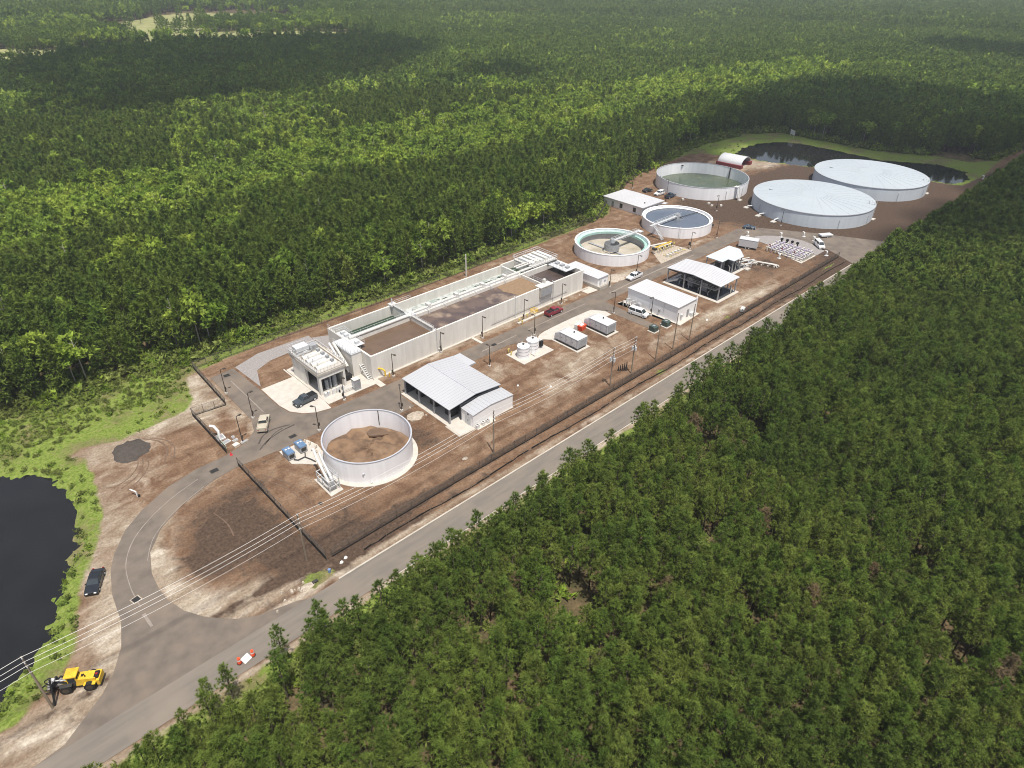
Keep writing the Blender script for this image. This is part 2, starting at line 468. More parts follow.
def getatt(n):
    a = nd.new('ShaderNodeAttribute'); a.attribute_name = n; return a.outputs['Fac']
def mask(v, nz, amp, lo, hi):
    """attribute plus noise, cut between lo and hi"""
    s = math_('MULTIPLY_ADD', math_('SUBTRACT', nz, .5), amp, v)
    r = nd.new('ShaderNodeMapRange'); r.inputs[1].default_value = lo; r.inputs[2].default_value = hi
    lk.new(s, r.inputs[0]); return r.outputs[0]
def mixc(f, a, b):
    x = nd.new('ShaderNodeMixRGB'); lk.new(f, x.inputs[0]); lk.new(a, x.inputs[1]); lk.new(b, x.inputs[2]); return x.outputs[0]
nA, nB, nC = noise(.30, 8, None, .8), noise(1.3, 6), noise(.09, 5)
nS = noise(.5, 6, (.12, 1.0, 1))                 # wheel and grader streaks along the site
nS2 = noise(.30, 7, (.35, 1.0, 1), 1.2)
forest = ramp(nA, [(.35, (.055, .055, .024)), (.65, (.15, .105, .06))])
grass = ramp(nB, [(.3, (.105, .150, .026)), (.5, (.150, .200, .038)), (.7, (.195, .225, .062))])
dry = ramp(nA, [(.35, (.19, .16, .08)), (.65, (.115, .13, .038))])
grass = mixc(mask(nC, nB, .3, .5, .62), grass, dry)
dirt = ramp(nA, [(.32, (.105, .061, .037)), (.5, (.170, .104, .064)), (.68, (.250, .168, .110))])
streak = ramp(nS, [(.34, (.090, .052, .033)), (.5, (.158, .095, .060)), (.66, (.255, .175, .118))])
dx = nd.new('ShaderNodeMixRGB'); dx.inputs[0].default_value = .33; lk.new(dirt, dx.inputs[1]); lk.new(streak, dx.inputs[2])
dirt = dx.outputs[0]
sandc = ramp(nS2, [(.3, (.21, .155, .108)), (.5, (.300, .245, .185)), (.70, (.46, .40, .325))])
wet_shade_c = ramp(nB, [(.3, (.060, .040, .029)), (.7, (.095, .064, .045))])
fieldc = ramp(nC, [(.3, (.20, .22, .08)), (.7, (.33, .31, .15))])
mudc = ramp(nB, [(.3, (.045, .045, .03)), (.7, (.08, .08, .045))])
dirt = mixc(mask(getatt('sand'), nA, 1.5, .25, 1.05), dirt, sandc)
dirt = mixc(mask(getatt('wet_shade'), nA, 1.7, .34, .74), dirt, wet_shade_c)  # damp soil, and the painted cloud shade by the covered tanks
dirt = mixc(mask(getatt('green'), nB, 1.2, .55, .8), dirt, grass)
c = mixc(mask(getatt('clear'), nA, 3.5, -.6, .6), forest, grass)
c = mixc(mask(getatt('dirt'), nA, 2.4, -.35, .35), c, dirt)
c = mixc(mask(getatt('bank'), nB, 1.2, .1, .9), c, mudc)
c = mixc(mask(getatt('field'), nC, 60, -4, 4), c, fieldc)
fine = noise(2.6, 9, None, .6)
hs = nd.new('ShaderNodeHueSaturation'); mr_ = nd.new('ShaderNodeMapRange'); mr_.inputs[1].default_value = .3; mr_.inputs[2].default_value = .7; mr_.inputs[3].default_value = .74; mr_.inputs[4].default_value = 1.24
lk.new(fine, mr_.inputs[0]); lk.new(mr_.outputs[0], hs.inputs['Value']); lk.new(c, hs.inputs['Color']); c = hs.outputs[0]
lk.new(c, pb.inputs['Base Color'])
bp = nd.new('ShaderNodeBump'); bp.inputs['Strength'].default_value = .55; bp.inputs['Distance'].default_value = .25
hh = math_('ADD', noise(2.2, 7), math_('MULTIPLY', nS, 1.2)); lk.new(hh, bp.inputs['Height']); lk.new(bp.outputs[0], pb.inputs['Normal'])
me.materials.append(gm)
tag(add('ground', me), kind='structure')

def sheet(name, poly, z0, z1, material, kind='structure', parent=None):
    o = MB().prism(poly, z0, z1).build(name, material, parent)
    if kind: o['kind'] = kind
    return o
def grow(poly, d):
    cx = sum(p[0] for p in poly)/len(poly); cy = sum(p[1] for p in poly)/len(poly)
    return [(cx+(x-cx)*d, cy+(y-cy)*d) for x, y in poly]
sheet('pond', grow(POND_NEAR, 1.03), -1.2, -.55, 'water_dark')
sheet('pond', grow(POND_FAR, 1.02), -1.2, -.55, 'water_dark')
# paved public road, and the plant's own asphalt
sheet('road', [(-160,63.7),(-160,68.7),(236,68.7),(262,68.4),(262,64.2),(236,63.7)], -.3, .06, 'road_asphalt')
DRIVE = [(-11.6,68.72),(-7.9,69.2),(-2.4,73.2),(-.4,75.4),(1.7,78.9),(3.1,83.4),(3.7,89.2),(5.1,94.5),(6.5,97.4),(9.5,101.7),(13.3,104.9),(18.9,107.9),(24.5,109.3),(30.1,109.4),(34.7,110.6),(37.6,113.2),(38.9,117),(39.2,129.3),(39.4,138.2),(44.9,138.6),(45.3,126.3),(45.3,117.9),(45.9,114.3),(47.6,111.8),(49.9,110.3),(52.7,109.5),(64.8,109.1),(100,109.3),(136,109.3),(200,109.4),(214,109.6),(221,104),(226,96),(231,88),(236,78),(240,70),(236,68.72),(213,68.72),(216,74),(219,80),(219.3,86),(218,92),(214,98),(209,102.2),(200,103.8),(135.2,103.6),(134.9,100.1),(134.2,85.3),(131.5,85.3),(131,98),(129.6,101.6),(126.2,103.2),(110,103.2),(106,101.9),(98.8,104),(88,104),(82,103.9),(66.7,103.9),(66.4,98.6),(61.6,98.2),(58,100.6),(52,103.5),(46,104),(38.5,104.1),(30.3,104.8),(25.3,104.1),(18.9,101.5),(14.1,98.3),(10.9,94.1),(9.5,89.5),(9.2,85.7),(9.4,82.7),(10.4,79.1),(12.2,75.9),(15.2,72.6),(17.8,71),(23.2,69.5),(24.7,68.72)]
sheet('driveway', DRIVE, -.3, .045, 'asphalt')
def ribbon(name, pts, w, z, material):
    L = []; Rr = []
    for i, p in enumerate(pts):
        a = pts[max(0, i-1)]; b = pts[min(len(pts)-1, i+1)]
        dx_, dy_ = b[0]-a[0], b[1]-a[1]; l = math.hypot(dx_, dy_)
        ww = w*(.6+.7*random.random())/2
        L.append((p[0]-dy_/l*ww, p[1]+dx_/l*ww)); Rr.append((p[0]+dy_/l*ww, p[1]-dx_/l*ww))
    return sheet(name, L+Rr[::-1], z-.02, z, material)
def smooth(pts, n=6):
    out = []
    for i in range(len(pts)-1):
        p0 = pts[max(0, i-1)]; p1 = pts[i]; p2 = pts[i+1]; p3 = pts[min(len(pts)-1, i+2)]
        for k in range(n):
            t = k/n
            out.append(tuple(.5*((2*p1[j])+(-p0[j]+p2[j])*t+(2*p0[j]-5*p1[j]+4*p2[j]-p3[j])*t*t+(-p0[j]+3*p1[j]-3*p2[j]+p3[j])*t**3) for j in range(2)))
    return out+[pts[-1]]
ribbon('sand_drift', smooth([(6.0,84),(6.2,89),(7.2,94),(9.6,98.3),(13.2,101.6),(18.3,104.5),(23.5,106.3)]), .16, .062, 'sand_dust')
ribbon('sand_drift', smooth([(6.0,79.5),(5.9,82.5)]), .45, .062, 'sand_dust')
ribbon('sand_drift', smooth([(9.9,92.5),(12.5,97),(17,100.6),(23.5,103.6)]), .12, .062, 'sand_dust')
for pts, w in (([(42.0,118),(42.1,125),(42.2,134)], .2), ([(92,106.0),(104,106.3)], .35), ([(108,106.4),(130,106.4)], .3), ([(140,106.2),(160,106.8),(182,106.3)], .4)):
    ribbon('dust_streak', smooth(pts), w, .064, 'sand_dust')
# kerbs: pale concrete edge strips, a real step
def kerb(pts, w=.22, h=.14):
    L, Rr = [], []
    for i, p in enumerate(pts):
        a = pts[max(0, i-1)]; b = pts[min(len(pts)-1, i+1)]
        dx_, dy_ = b[0]-a[0], b[1]-a[1]; l = math.hypot(dx_, dy_)
        L.append((p[0]-dy_/l*w/2, p[1]+dx_/l*w/2)); Rr.append((p[0]+dy_/l*w/2, p[1]-dx_/l*w/2))
    o = MB().prism(L+Rr[::-1], -.1, h).build('kerb', 'concrete'); o['kind'] = 'structure'
kerb([(30,68.9),(120,68.9),(212,68.9)], .3, .13)
kerb([(36,63.5),(236,63.5)], .2, .12)
# curved wheel ruts in the bare ground
for pts, w, mt in (([(20.5,125.5),(22.5,122.5),(22.8,119),(21,115.5)], .3, 'spoil'), ([(19.2,120.2),(18.5,116.5),(16,113.5),(13.4,112)], .25, 'spoil'), ([(18.5,120.0),(17.6,117),(15.4,114.4),(12.6,113)], .22, 'spoil'), ([(17.6,119.6),(16.8,117.4),(14.6,115.2),(12.2,114.2)], .2, 'spoil'), ([(21.6,124.8),(23.6,122),(24,118.5),(22.4,115)], .25, 'spoil'),
                   ([(31.5,99),(34,94),(34.6,88),(33.6,84)], .2, 'spoil'), ([(32.5,99.6),(35,94.4),(35.6,88),(34.6,83.6)], .2, 'spoil'), ([(22.0,96),(22.6,92),(22.2,88.5)], .22, 'spoil')):
    ribbon('wheel_rut', smooth(pts), w, .02, mt)
for pts, w in (([(36.4,108.6),(38.2,110.4),(40.8,111.0),(43.8,110.2)], .35), ([(35.6,106.6),(38.0,108.3),(41.5,109.4),(44.6,109.6)], .28), ([(37.0,107.4),(39.8,109.4),(42.2,110.2)], .22)):
    ribbon('skid_mark', smooth(pts), w, .062, 'gravel_dark')
# concrete aprons
sheet('forecourt', [(45.6,126.2),(53,126.2),(53,130.5),(53.3,130.5),(53.4,112.9),(53.1,109.7),(49.9,110.5),(47.8,112),(46.1,114.4),(45.5,117.9)], -.2, .075, 'white_slab')
sheet('forecourt', [(53.42,109.0+2.3),(53.42,129.8),(65.6,132.2),(65.75,112.9),(66.6,112.9),(66.6,109.35),(65.2,109.35),(65.2,111.2)], -.2, .095, 'white_slab')
sheet('gravel_strip', [(45.4,138.8),(46.0,127.3),(48.5,134.2),(52.6,136.2),(65.3,137.2),(65.3,141),(52,141.2)], -.2, .055, 'gravel_grey')
sheet('gravel_strip', [(65.4,131.9),(65.4,139.5),(72,136.5),(90,134),(100,131.9)], -.2, .05, 'gravel_grey')
sheet('apron', [(65.9,112.6),(138,112.6),(138,113.15),(65.9,113.15)], -.2, .11, 'concrete')
sheet('apron', [(135.2,110.1),(139.2,109.7),(139.2,113.1),(138.05,113.1),(138.05,112.4),(135.2,112.4)], -.2, .09, 'white_slab')
sheet('apron', smooth([(106.4,101.2),(110.1,102.9),(126.2,103.05),(128.9,102),(130.5,99.6)],4)+[(130.3,97.5),(124.4,97.6),(124.4,98.9),(113,98.9),(108.4,98.9)], -.2, .085, 'white_slab')
# ------------------------------------------------------------------ trees: meshes
def fast_mesh(name, V, T, mi, mats):
    """triangle mesh from arrays; mi = material index per triangle"""
    me = bpy.data.meshes.new(name)
    V = np.asarray(V, np.float32); T = np.asarray(T, np.int32)
    me.vertices.add(len(V)); me.vertices.foreach_set('co', V.ravel())
    me.loops.add(T.size); me.loops.foreach_set('vertex_index', T.ravel())
    me.polygons.add(len(T))
    me.polygons.foreach_set('loop_start', (np.arange(len(T))*3).astype(np.int32))
    me.polygons.foreach_set('loop_total', np.full(len(T), 3, np.int32))
    for q in mats: me.materials.append(M[q])
    if mi is not None: me.polygons.foreach_set('material_index', np.asarray(mi, np.int32))
    me.update(); me.validate()
    return me
def unit(v): return v/(np.linalg.norm(v, axis=-1, keepdims=True)+1e-9)
def blades(C, D, L, Wd, k, rg, spread=.9):
    """k narrow triangles at every centre C, fanned about direction D"""
    n = len(C)
    Cc = np.repeat(C, k, 0); Dd = np.repeat(D, k, 0)
    d = unit(Dd+rg.normal(size=(n*k, 3))*spread)
    s = unit(np.cross(d, rg.normal(size=(n*k, 3))))
    l = L*(.7+.6*rg.random((n*k, 1))); w = Wd*(.7+.6*rg.random((n*k, 1)))
    b = Cc-d*l*.15
    V = np.stack([b-s*w/2, b+s*w/2, Cc+d*l], 1).reshape(-1, 3)
    return V, np.arange(n*k*3).reshape(-1, 3)
def pine_centres(h, rad, base, rg, whorl=.55, per=6, tuft=2):
    C, D = [], []
    z = base
    while z < h-.25:
        t = (z-base)/(h-base)
        rr = rad*(1-t**2.0)**.85*(.6+.4*min(1, t*4))+.12
        n = max(3, int(per*(.6+.5*rr/rad)))
        a0 = rg.random()*6.28
        for i in range(n):
            a = a0+6.283*i/n+rg.normal()*.25
            r1 = rr*(.58+.55*rg.random())
            upf = .15+.55*t
            for q in range(tuft):
                f = 1-.42*q*(.7+.6*rg.random())
                side = rg.normal()*.22
                C.append((r1*f*math.cos(a+side), r1*f*math.sin(a+side), z+upf*r1*f+rg.normal()*.12))
                D.append((math.cos(a), math.sin(a), .8+t))
        z += whorl*(.8+.4*rg.random())
    C.append((0, 0, h)); D.append((0, 0, 1)); C.append((0, 0, h-.4)); D.append((.3, 0, 1))
    return np.array(C), unit(np.array(D))
def trunk_mb(h, r, limbs=0, rad=1.5, base=3, rg=None, lean=0.0):
    b = MB()
    b.tube([(0, 0, -.2), (lean*.3, 0, h*.5), (lean, 0, h*.96)], [r, r*.72, r*.2], 6, True)
    for i in range(limbs):
        z = base+(h-base)*i/limbs*.9
        a = rg.random()*6.28
        l = rad*(.8-.5*i/limbs)
        b.tube([(0, 0, z), (l*math.cos(a), l*math.sin(a), z+l*.35)], [r*.35, r*.12], 3, False)
    return b
def tri_of(b):
    V = np.array(b.v, float); T = []
    for f in b.f:
        for k in range(1, len(f)-1): T.append((f[0], f[k], f[k+1]))
    return V, np.array(T)
def merge(parts, name, mats):
    V, T, Mi, o = [], [], [], 0
    for v, t, m in parts:
        V.append(v); T.append(t+o); Mi.append(np.full(len(t), m)); o += len(v)
    return fast_mesh(name, np.concatenate(V), np.concatenate(T), np.concatenate(Mi), mats)
def pine_parts(seed, lod, leaf):
    rg = np.random.default_rng(seed)
    h = 9.4+1.1*rg.random()
    rad = (1.3+.4*rg.random()) if lod == 0 else (1.35+.45*rg.random())
    base = h*((.42 if lod == 0 else .20)+.12*rg.random())
    if lod == 0:
        C, D = pine_centres(h, rad, base, rg, .62, 6, 2); V, T = blades(C, D, .44, .085, 26, rg, 1.15)
    elif lod == 1:
        C, D = pine_centres(h, rad, base, rg, .6, 7, 2); V, T = blades(C, D, .75, .3, 5, rg)
    else:
        C, D = pine_centres(h, rad*1.05, base, rg, 1.0, 5, 1); V, T = blades(C, D, 1.3, .75, 4, rg)
    tb = trunk_mb(h, .13, 12 if lod == 0 else (5 if lod == 1 else 0), rad, base*.6, rg)
    return (V, T), tb
def broad_parts(seed, lod):
    rg = np.random.default_rng(seed)
    h = 11.5+3.5*rg.random(); rad = 2.4+1.3*rg.random()
    nl = (20, 14, 9)[lod]
    C, D = [], []
    for i in range(nl):
        a = rg.random()*6.28; u = rg.random(); rr = rad*math.sqrt(rg.random())
        z = h*.62+h*.30*(u-.3)*(1.15-rr/rad*.6)
        c = np.array([rr*math.cos(a), rr*math.sin(a), z])
        lr = rad*(.34+.2*rg.random())
        n = (42, 16, 5)[lod]
        d = unit(rg.normal(size=(n, 3))+np.array([0, 0, .35]))
        C.append(c+d*lr*np.array([1, 1, .8])*(.8+.3*rg.random((n, 1)))); D.append(d)
    C, D = np.concatenate(C), np.concatenate(D)
    L, Wd = ((.5, .5), (.95, .9), (2.0, 1.9))[lod]
    V, T = blades(C, D*.6, L, Wd, (3, 2, 2)[lod], rg, 1.0)
    tb = trunk_mb(h*.85, .16, 7 if lod < 2 else 0, rad, h*.4, rg)
    return (V, T), tb
def kit(name, fn, seeds, lod, mats, *a):
    out = []
    for i, sd in enumerate(seeds):
        (V, T), tb = fn(sd, lod, *a)
        tv, tt = tri_of(tb)
        out.append(merge([(V, T, 0), (tv, tt, 1)], name, mats))
    return out
# ------------------------------------------------------------------ where they stand
rg = np.random.default_rng(11)
def grid_points(x0, x1, y0, y1, sp, jit=.33):
    xs = np.arange(x0, x1, sp); ys = np.arange(y0, y1, sp)
    X, Y = np.meshgrid(xs, ys); X = X.ravel(); Y = Y.ravel()
    return X+rg.uniform(-jit, jit, X.shape)*sp, Y+rg.uniform(-jit, jit, X.shape)*sp
def vnoise(x, y, sc, seed):
    r_ = np.random.default_rng(seed); G_ = r_.random((64, 64))
    u, v = x/sc, y/sc
    i, j = np.floor(u).astype(int), np.floor(v).astype(int)
    fu, fv = u-i, v-j
    fu, fv = fu*fu*(3-2*fu), fv*fv*(3-2*fv)
    g = lambda a, b: G_[a % 64, b % 64]
    return (g(i, j)*(1-fu)+g(i+1, j)*fu)*(1-fv)+(g(i, j+1)*(1-fu)+g(i+1, j+1)*fu)*fv
hx, hy = math.cos(heading), math.sin(heading)
def in_wedge(x, y, half=52, back=45):
    a = (x+back*hx)*hx+(y+back*hy)*hy; b = -(x+back*hx)*hy+(y+back*hy)*hx
    return (a > 0) & (np.abs(np.arctan2(b, a)) < R(half))
def to_px(x, y, z):
    d = np.stack([x, y, z-CAM_H+0*x], -1)
    f_ = d@np.array(fwd); return 512+674.59*(d@np.array(r2))/f_, 384-674.59*(d@np.array(u2))/f_
# near plantation on the camera's side of the road
X, Y = grid_points(-75, 470, -75, 61, 2.15, .42)
sd = sdist(X, Y, CLEAR)
k = (sd < -.3+1.0*(vnoise(X, Y, 6, 3)-.5)) & in_wedge(X, Y) & (rg.random(X.shape) > .06+.5*(vnoise(X, Y, 9, 41) > .86))
for gx_, gy_, gr in ((50, 38.8, 3.6), (104.8, 43, 3.0), (93, 8.6, 3.2), (95.7, 47.2, 2.2), (137.3, 36.5, 4.0), (52, 41, 3.0), (66, 20, 2.2), (33, 47, 1.8), (13,50,2),(150,50,3),(78,33,2)):
    k &= np.hypot(X-gx_, Y-gy_) > gr
X, Y = X[k], Y[k]
pines = np.stack([X, Y], -1)
# forest beyond the plant
def far_forest(x0, x1, y0, y1, sp, dlo, dhi):
    X, Y = grid_points(x0, x1, y0, y1, sp)
    d = np.hypot(X, Y)
    k = (d >= dlo) & (d < dhi) & in_wedge(X, Y, 50)
    X, Y = X[k], Y[k]
    k = (sdist(X, Y, CLEAR) < -.6) & ((Y > 100) | (X > 385))
    X, Y = X[k], Y[k]
    for f in FIELDS: 
        k = (sdist(X, Y, f)+30*(vnoise(X, Y, 40, 8)-.5) < 0) | (rg.random(X.shape) < .05)
        X, Y = X[k], Y[k]
    return X, Y
def broad_prob(X, Y):
    w = 26*(vnoise(X, Y, 60, 21)-.5)
    lo, hi = 218+w+.0*X, 277+w*1.3
    band = (Y > lo) & (Y < hi) & (X < 560)
    p = np.where(band, .93, .07)
    p = np.where((Y <= lo) & (vnoise(X, Y, 22, 5) > .80), .5, p)
    p = np.where(Y >= hi, .08+.5*(vnoise(X, Y, 75, 31) > .66), p)
    return p
stands = []
for (sp, lo, hi) in ((3.3, 0, 430), (4.2, 430, 950), (6.6, 950, 2500)):
    Xq, Yq = far_forest(-700, 2500, 70, 2500, sp, lo, hi)
    b = rg.random(Xq.shape) < broad_prob(Xq, Yq)
    keep = (~b) | (rg.random(Xq.shape) < (.8 if sp < 4 else .9))
    keep &= rg.random(Xq.shape) > .04
    stands.append((Xq[keep], Yq[keep], b[keep]))
NV = 9
PINE0 = kit('pine_tree', pine_parts, range(100, 100+NV), 0, ['pine_leaf', 'bark'], None)
PINE1 = kit('pine_tree', pine_parts, range(200, 207), 1, ['dark_leaf', 'bark'], None)
PINE1G = kit('pine_tree', pine_parts, range(200, 207), 1, ['pine_leaf', 'bark'], None)
PINE2 = kit('pine_tree', pine_parts, range(300, 305), 2, ['far_leaf', 'bark'], None)
BRO1 = kit('broadleaf_tree', broad_parts, range(400, 407), 1, ['broad_leaf', 'grey_bark'])
BRO2 = kit('broadleaf_tree', broad_parts, range(500, 505), 2, ['broad_leaf', 'grey_bark'])
DEAD = kit('pine_tree', pine_parts, range(600, 603), 0, ['dead_leaf', 'bark'], None)
def stand(name, sets, label, cat):
    """one object for a wood nobody could count: points with a tree of the right kind instanced on each"""
    meshes, pos, ind, sc, ro = [], [], [], [], []
    for ms, x, y, s0, s1 in sets:
        i0 = len(meshes); meshes += ms
        n = len(x)
        pos.append(np.stack([x, y, np.zeros(n)], -1)); ind.append(i0+rg.integers(0, len(ms), n))
        sc.append(rg.uniform(s0, s1, n)); ro.append(rg.uniform(0, 6.283, n))
    coll = bpy.data.collections.new(name+'_kinds')
    for i, q in enumerate(meshes):
        o = bpy.data.objects.new('%s_kind_%03d' % (name, i), q); coll.objects.link(o)
    P_ = np.concatenate(pos)
    me = bpy.data.meshes.new(name)
    me.vertices.add(len(P_)); me.vertices.foreach_set('co', P_.astype(np.float32).ravel())
    a = me.attributes.new('pick', 'INT', 'POINT'); a.data.foreach_set('value', np.concatenate(ind).astype(np.int32))
    a = me.attributes.new('size', 'FLOAT', 'POINT'); a.data.foreach_set('value', np.concatenate(sc).astype(np.float32))
    a = me.attributes.new('turn', 'FLOAT', 'POINT'); a.data.foreach_set('value', np.concatenate(ro).astype(np.float32))
    me.update()
    o = add(name, me)
    g = bpy.data.node_groups.new(name, 'GeometryNodeTree')
    g.interface.new_socket('Geometry', in_out='INPUT', socket_type='NodeSocketGeometry')
    g.interface.new_socket('Geometry', in_out='OUTPUT', socket_type='NodeSocketGeometry')
    n = g.nodes; l = g.links
    gi, go = n.new('NodeGroupInput'), n.new('NodeGroupOutput')
    ci = n.new('GeometryNodeCollectionInfo'); ci.inputs['Collection'].default_value = coll
    ci.inputs['Separate Children'].default_value = True; ci.inputs['Reset Children'].default_value = True
    io = n.new('GeometryNodeInstanceOnPoints'); io.inputs['Pick Instance'].default_value = True
    def na(nm, ty):
        q = n.new('GeometryNodeInputNamedAttribute'); q.data_type = ty; q.inputs['Name'].default_value = nm
        return q.outputs['Attribute']
    l.new(gi.outputs[0], io.inputs['Points']); l.new(ci.outputs[0], io.inputs['Instance'])
    l.new(na('pick', 'INT'), io.inputs['Instance Index'])
    cr = n.new('ShaderNodeCombineXYZ'); l.new(na('turn', 'FLOAT'), cr.inputs['Z']); l.new(cr.outputs[0], io.inputs['Rotation'])
    l.new(na('size', 'FLOAT'), io.inputs['Scale']); l.new(io.outputs[0], go.inputs[0])
    md = o.modifiers.new(name, 'NODES'); md.node_group = g
    return tag(o, label, cat, kind='stuff')
# ---- the 300 pines that show largest: things of their own
dist = np.sqrt(pines[:, 0]**2+pines[:, 1]**2+75**2)
ux, uy = to_px(pines[:, 0], pines[:, 1], 8.0)
vis = (ux > 0) & (ux < 1024) & (uy > 0) & (uy < 768)
order = np.argsort(np.where(vis, dist, 1e9))[:280]
sel = np.zeros(len(pines), bool); sel[order] = True
CROWN0, TRUNK0 = [], []
for i in range(NV):
    (V, T), tb = pine_parts(100+i, 0, None)
    CROWN0.append(fast_mesh('crown', V, T, None, ['pine_leaf'])); TRUNK0.append(tb.mesh('trunk', 'bark'))
DCROWN = [fast_mesh('crown', *pine_parts(600+i, 0, None)[0], None, ['dead_leaf']) for i in range(3)]
def put_pine(x, y, s, label, group, i=None, dead=False, zs=1.0):
    t = thing('pine_tree', label, 'pine tree', (x, y, 0), random.random()*6.28, group)
    t.scale = (s, s, s*zs)
    i = random.randrange(NV) if i is None else i
    add('trunk', TRUNK0[i], t); add('crown', DCROWN[i % 3] if dead else CROWN0[i], t)
    return t
for q in order:
    put_pine(pines[q, 0], pines[q, 1], random.uniform(.88, 1.05), 'green pine in the dense plantation on the near side of the road', 'pines in the plantation by the road')
rest = pines[~sel]
nd_ = np.hypot(rest[:, 0], rest[:, 1])
nr, fr = rest[nd_ < 190], rest[nd_ >= 190]
f1, f2 = fr[fr[:, 0] < 175], fr[fr[:, 0] >= 175]
n1, n2_ = nr[nr[:, 0] < 105], nr[nr[:, 0] >= 105]
nr_all, nr = nr, n1
dm = rg.random(len(nr)) < .008
stand('pine_wood', [(PINE0, nr[~dm, 0], nr[~dm, 1], .86, 1.06), (DEAD, nr[dm, 0], nr[dm, 1], .8, 1.0), (PINE0, n2_[:, 0], n2_[:, 1], 1.0, 1.24), (PINE1G, f1[:, 0], f1[:, 1], 1.1, 1.3), (PINE1G, f2[:, 0], f2[:, 1], 1.05, 1.3)],
      'rest of the dense green pine plantation on the near side of the road', 'wood')
# lone pines standing out over the road edge
for (x, y, s, lab) in ((3.6, 59.4, .62, 'small pine leaning out over the road edge, nearest to the loader'),
                       (7.0, 59.8, .78, 'thin young pine at the road edge beside a gap of green grass'),
                       (9.6, 60.4, .80, 'thin young pine at the road edge below the traffic barrels'),
                       (16.8, 60.6, .82, 'scrawny pine standing out at the road edge just right of the traffic barrels'),
                       (22.5, 60.4, .85, 'young pine standing out at the road edge opposite the oval dirt island')):
    put_pine(x, y, s, lab, None)
for (x, y) in ((45.5, 46.0), (96, 40), (84, 12), (60.5, 31)):
    put_pine(x, y, .85, 'browning pine with rust coloured needles among the green plantation', 'dead brown pines in the plantation', dead=True)
# ---- broadleaf trees that show largest, each its own
(Xa, Ya, Ba) = stands[0]
ua, va = to_px(Xa, Ya, 11.0)
dd = np.hypot(Xa, Ya)
vis = (ua > 0) & (ua < 1024) & (va > 0) & (va < 768) & Ba
ordb = np.argsort(np.where(vis, dd, 1e9))[:290]
isb = np.zeros(len(Xa), bool); isb[ordb] = True
CROWNB = [merge([(*broad_parts(400+i, 1)[0], 0)], 'crown', ['broad_leaf']) for i in range(7)]
for q in ordb:
    o = add('broadleaf_tree', BRO1[random.randrange(7)], None, (Xa[q], Ya[q], 0), random.random()*6.28)
    s = random.uniform(.8, 1.15); o.scale = (s, s, s)
    tag(o, 'bright green broadleaf tree among the darker pines beyond the plant', 'broadleaf tree', 'broadleaf trees in the forest beyond the plant')
pa = ~Ba; bb = Ba & ~isb
mixg = rg.random(len(Xa)) < (.10+.35*(Ya > 278))
stand('forest', [(PINE1, Xa[pa & ~mixg], Ya[pa & ~mixg], 1.0, 1.42), (PINE1G, Xa[pa & mixg], Ya[pa & mixg], 1.0, 1.4), (BRO1, Xa[bb], Ya[bb], .8, 1.15)],
      'dark pine forest with bright broadleaf patches behind the plant', 'forest')
for (Xq, Yq, Bq), nm, lab in ((stands[1], 'far_forest', 'olive and bright green forest stretching away in the middle distance'), (stands[2], 'distant_forest', 'hazy blue-green forest reaching to the far distance')):
    a = ~Bq
    stand(nm, [(PINE2, Xq[a], Yq[a], 1.05, 1.5) if nm == 'far_forest' else (PINE2, Xq[a], Yq[a], 1.5, 2.0), (BRO2, Xq[Bq], Yq[Bq], .85, 1.2) if nm == 'far_forest' else (BRO2, Xq[Bq], Yq[Bq], 1.0, 1.4)], lab, 'forest')
# ---- shrubs and weeds on the cleared verge
def shrub_kit(seed, n=26, mt='shrub_leaf'):
    r_ = np.random.default_rng(seed)
    C = r_.normal(size=(n, 3))*np.array([.45, .45, .22])+np.array([0, 0, .38]); C[:, 2] = np.abs(C[:, 2])
    V, T = blades(C, unit(r_.normal(size=(n, 3))+[0, 0, 1.0]), .42, .26, 5, r_, .9)
    return fast_mesh('shrub', V, T, None, [mt])
SHR = [shrub_kit(i) for i in range(5)]+[shrub_kit(9, 26, 'broad_leaf')]
X, Y = grid_points(-60, 340, 56, 190, 1.0, .5)
cl, di, po = sdist(X, Y, CLEAR), sdist(X, Y, DIRT), np.maximum(sdist(X, Y, POND_NEAR), sdist(X, Y, POND_FAR))
nz = vnoise(X, Y, 4, 77)
zone = (cl > -1) & (di < -.2) & (po < -.2)
left = (X < 37) & (Y > 133.5+.0*X) & (Y < 152)
pr = np.where(left, np.where(Y > 137, .75, .2), np.where(Y > 100, np.where(cl < 3.2, .8, .16), .13))
pr = np.where((po > -1.2) & (po < .3), .4, pr)
pr = np.where((X > 285) & (cl > 3), .02, pr)
pr = np.where((Y > 100) & (cl < 1.2) & (cl > -1), .5, pr)
k = zone & (rg.random(X.shape) < pr*(.35+1.3*nz))
big = k & (cl < 3) & (Y > 100)
sm = k & ~big
EX, EY = grid_points(-20, 240, 54.5, 59.6, 1.15, .5)
ke = (rg.random(EX.shape) < .55) & (np.abs(sdist(EX, EY, CLEAR)) < 1.7); EX, EY = EX[ke], EY[ke]
UX, UY = grid_points(-60, 300, -60, 57, 3.4, .5); ku = (rg.random(UX.shape) < .5) & in_wedge(UX, UY); EX = np.concatenate([EX, UX[ku]]); EY = np.concatenate([EY, UY[ku]])
fx_, fy_ = grid_points(-30, 480, 70, 215, 1.9, .5); cf = sdist(fx_, fy_, CLEAR); kf = (cf < .3) & (cf > -9) & (rg.random(fx_.shape) < .7) & ((fy_ > 100) | (fx_ > 385))
stand('undergrowth', [([SHR[0], SHR[1], SHR[5]], fx_[kf], fy_[kf], 1.4, 3.4)], 'low leafy undergrowth filling the foot of the forest edge behind the plant', 'undergrowth')
